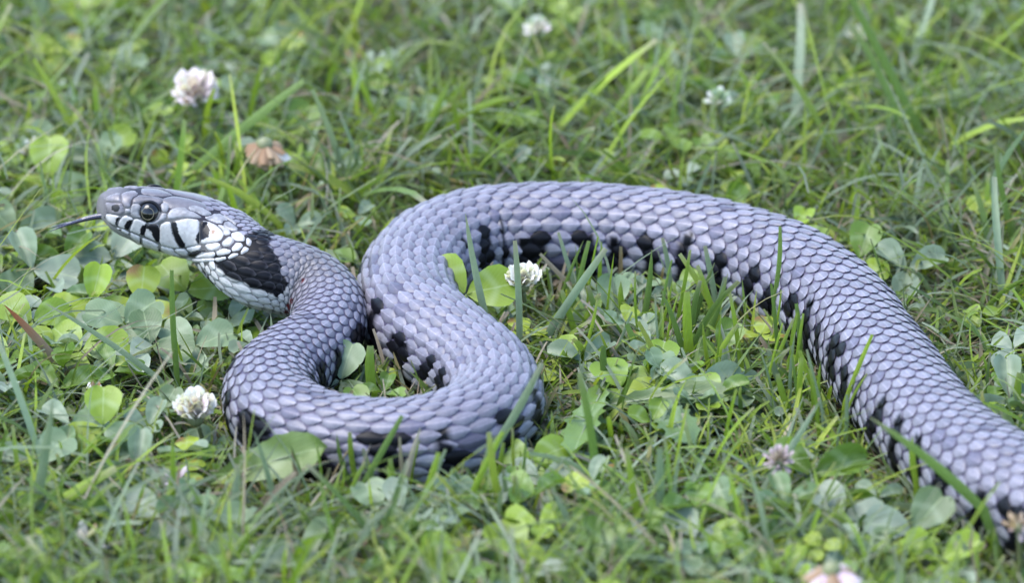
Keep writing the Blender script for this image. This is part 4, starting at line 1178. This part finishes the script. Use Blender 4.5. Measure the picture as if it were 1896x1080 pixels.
# ------------------------------------------------------------------ clover flowers
def floret_me(col1, col2, fat):
    """one floret: a folded banner petal on a short calyx, along +X, about 1 long"""
    nv, nu = 6, 5; V, c = [], []
    for j in range(nv):
        t = j / (nv - 1); w = np.interp(t, [0, 0.3, 0.7, 1], [0.07, 0.13, 0.21, 0.16]) * fat
        for i in range(nu):
            a = (i / (nu - 1) - 0.5) * 2
            V.append((t - 0.10 * a * a * t ** 3, a * w, 0.10 * t * t - 0.22 * max(0, t - 0.75) + (1 - a * a) * w * 0.85 - 0.03))
            c.append(np.array(col2) * (1 - t) + np.array(col1) * t)
    bi3 = np.arange(nv * nu).reshape(nv, nu)
    F = np.stack([bi3[:-1, :-1], bi3[:-1, 1:], bi3[1:, 1:], bi3[1:, :-1]], -1).reshape(-1, 4)
    return mesh('floret', np.array(V) * 1000, F, np.array(c), mat=M_PETAL)
W_ = (0.80, 0.76, 0.74); PK = (0.78, 0.62, 0.72)
FL = {'white': floret_me((0.84, 0.80, 0.82), (0.70, 0.60, 0.56), 1.2), 'pink': floret_me((0.82, 0.72, 0.80), (0.72, 0.50, 0.62), 1.15),
      'mauve': floret_me((0.56, 0.44, 0.52), (0.26, 0.20, 0.11), 0.75), 'brown': floret_me((0.42, 0.26, 0.16), (0.30, 0.19, 0.11), 1.0),
      'tan': floret_me((0.50, 0.36, 0.24), (0.36, 0.25, 0.16), 1.0), 'greenish': floret_me((0.42, 0.50, 0.38), (0.26, 0.36, 0.18), 1.2)}
def clover_flower(px, py, z, rad, nf, kinds, label, lean=(0, 0), lo=-0.35, droop=0.0, name='clover_flower', up_=0.35):
    c = pix(px, py, z)
    base = np.array([c[0] + lean[0], c[1] + lean[1], 0.0])
    root = empty(name, base); tag(root, label, 'flower')
    V, F, cc = stalk_geo(base, c - np.array([0, 0, rad * 0.3]), 0.65, 0.55, np.array([0.6, 0.4, 0]), (0.20, 0.22, 0.08))
    obj('stalk', mesh('stalk', V - base, F, cc, mat=M_STALK), root)
    V, F = ball(c - np.array([0, 0, rad * 0.25]), rad * 0.36, Z + 1e-3, 12, 8)
    obj('flower_core', mesh('flower_core', V - base, F, np.tile(np.array([0.28, 0.30, 0.14]), (len(V), 1)), mat=M_STALK), root)
    for k in range(nf):
        zz = 1 - (1 - lo) * (k + 0.5) / nf; f = k * 2.39996 + 0.5 * hsh(k, px)
        d = Vector((math.sqrt(max(0, 1 - zz * zz)) * math.cos(f), math.sqrt(max(0, 1 - zz * zz)) * math.sin(f), zz))
        d2_ = Vector((d.x, d.y, d.z + (up_ if zz > -0.45 else 0) - droop)).normalized()
        q = d2_.to_track_quat('X', 'Z').to_matrix().to_4x4()
        sc = rad * MM * (0.80 + 0.4 * hsh(k, py)) * (1.0 if zz > -0.1 else 0.9)
        o = obj('floret', FL[kinds[int(hsh(k, px + 1) * len(kinds)) % len(kinds)]], root)
        o.matrix_local = Matrix.Translation(Vector((c - base) * MM) + d * rad * MM * 0.12 - Vector((0, 0, rad * 0.25 * MM))) @ q @ Matrix.Scale(sc, 4)
    return root
clover_flower(362, 172, 22, 6.8, 50, ['pink', 'pink', 'white'], 'pink and white clover flower beside the long leaning blade behind the head', lo=-0.45, up_=0.5)
clover_flower(362, 764, 15, 6.0, 64, ['white', 'white', 'pink', 'white'], 'white clover flower standing beside the outer bend of the front coil', lean=(2, 1), lo=-0.3, up_=0.75)
clover_flower(968, 520, 17, 5.0, 48, ['white'], 'small white clover flower before the arched back coil', lo=-0.25, up_=0.6)
clover_flower(996, 52, 20, 3.9, 26, ['white', 'pink', 'greenish'], 'whitish clover flower far back beyond the arched back coil')
clover_flower(1332, 186, 20, 3.8, 24, ['greenish', 'greenish', 'white'], 'pale greenish clover flower head behind the arched back coil')
clover_flower(1443, 850, 21, 3.6, 38, ['mauve'], 'mauve spent clover flower head on a bare stalk before the thick body', lean=(-0.6, -4), lo=-0.8)
clover_flower(490, 258, 24, 6.0, 34, ['tan', 'tan', 'brown', 'tan', 'brown', 'white'], 'withered brown clover flower with a few white florets behind the neck', lo=-0.7, droop=1.5)
clover_flower(1540, 1046, 26, 6.4, 44, ['tan', 'tan', 'brown', 'pink', 'tan'], 'large withered tan and pink clover flower in the foreground grass', lo=-0.6, droop=1.5)
clover_flower(168, 996, 8, 4.6, 16, ['tan', 'white', 'white'], 'faded cream clover flower low in the foreground grass', lo=-0.5, droop=0.5)
clover_flower(56, 280, 12, 4.0, 20, ['white', 'greenish'], 'small whitish clover flower near the broad bright blade by the lawn edge')
clover_flower(180, 728, 10, 3.2, 14, ['brown', 'mauve', 'white'], 'tiny brownish clover flower between the round stalked leaf and the coil', lo=-0.6)
clover_flower(655, 104, 15, 3.4, 12, ['brown'], 'red-brown dead clover flower in the blurred grass behind the snake', lo=-0.8, droop=0.8)
clover_flower(326, 886, 9, 3.6, 12, ['tan', 'pink'], 'withered pinkish clover flower below the white clover flower', lo=-0.8, droop=0.9)
clover_flower(1588, 66, 12, 4.0, 12, ['greenish', 'white'], 'loose white clover flower beside the long slanting dark blade', lo=-0.1)
clover_flower(1886, 972, 24, 3.4, 16, ['tan', 'brown', 'mauve'], 'brown seeding clover flower at the foot of the thick body', lo=-0.7)
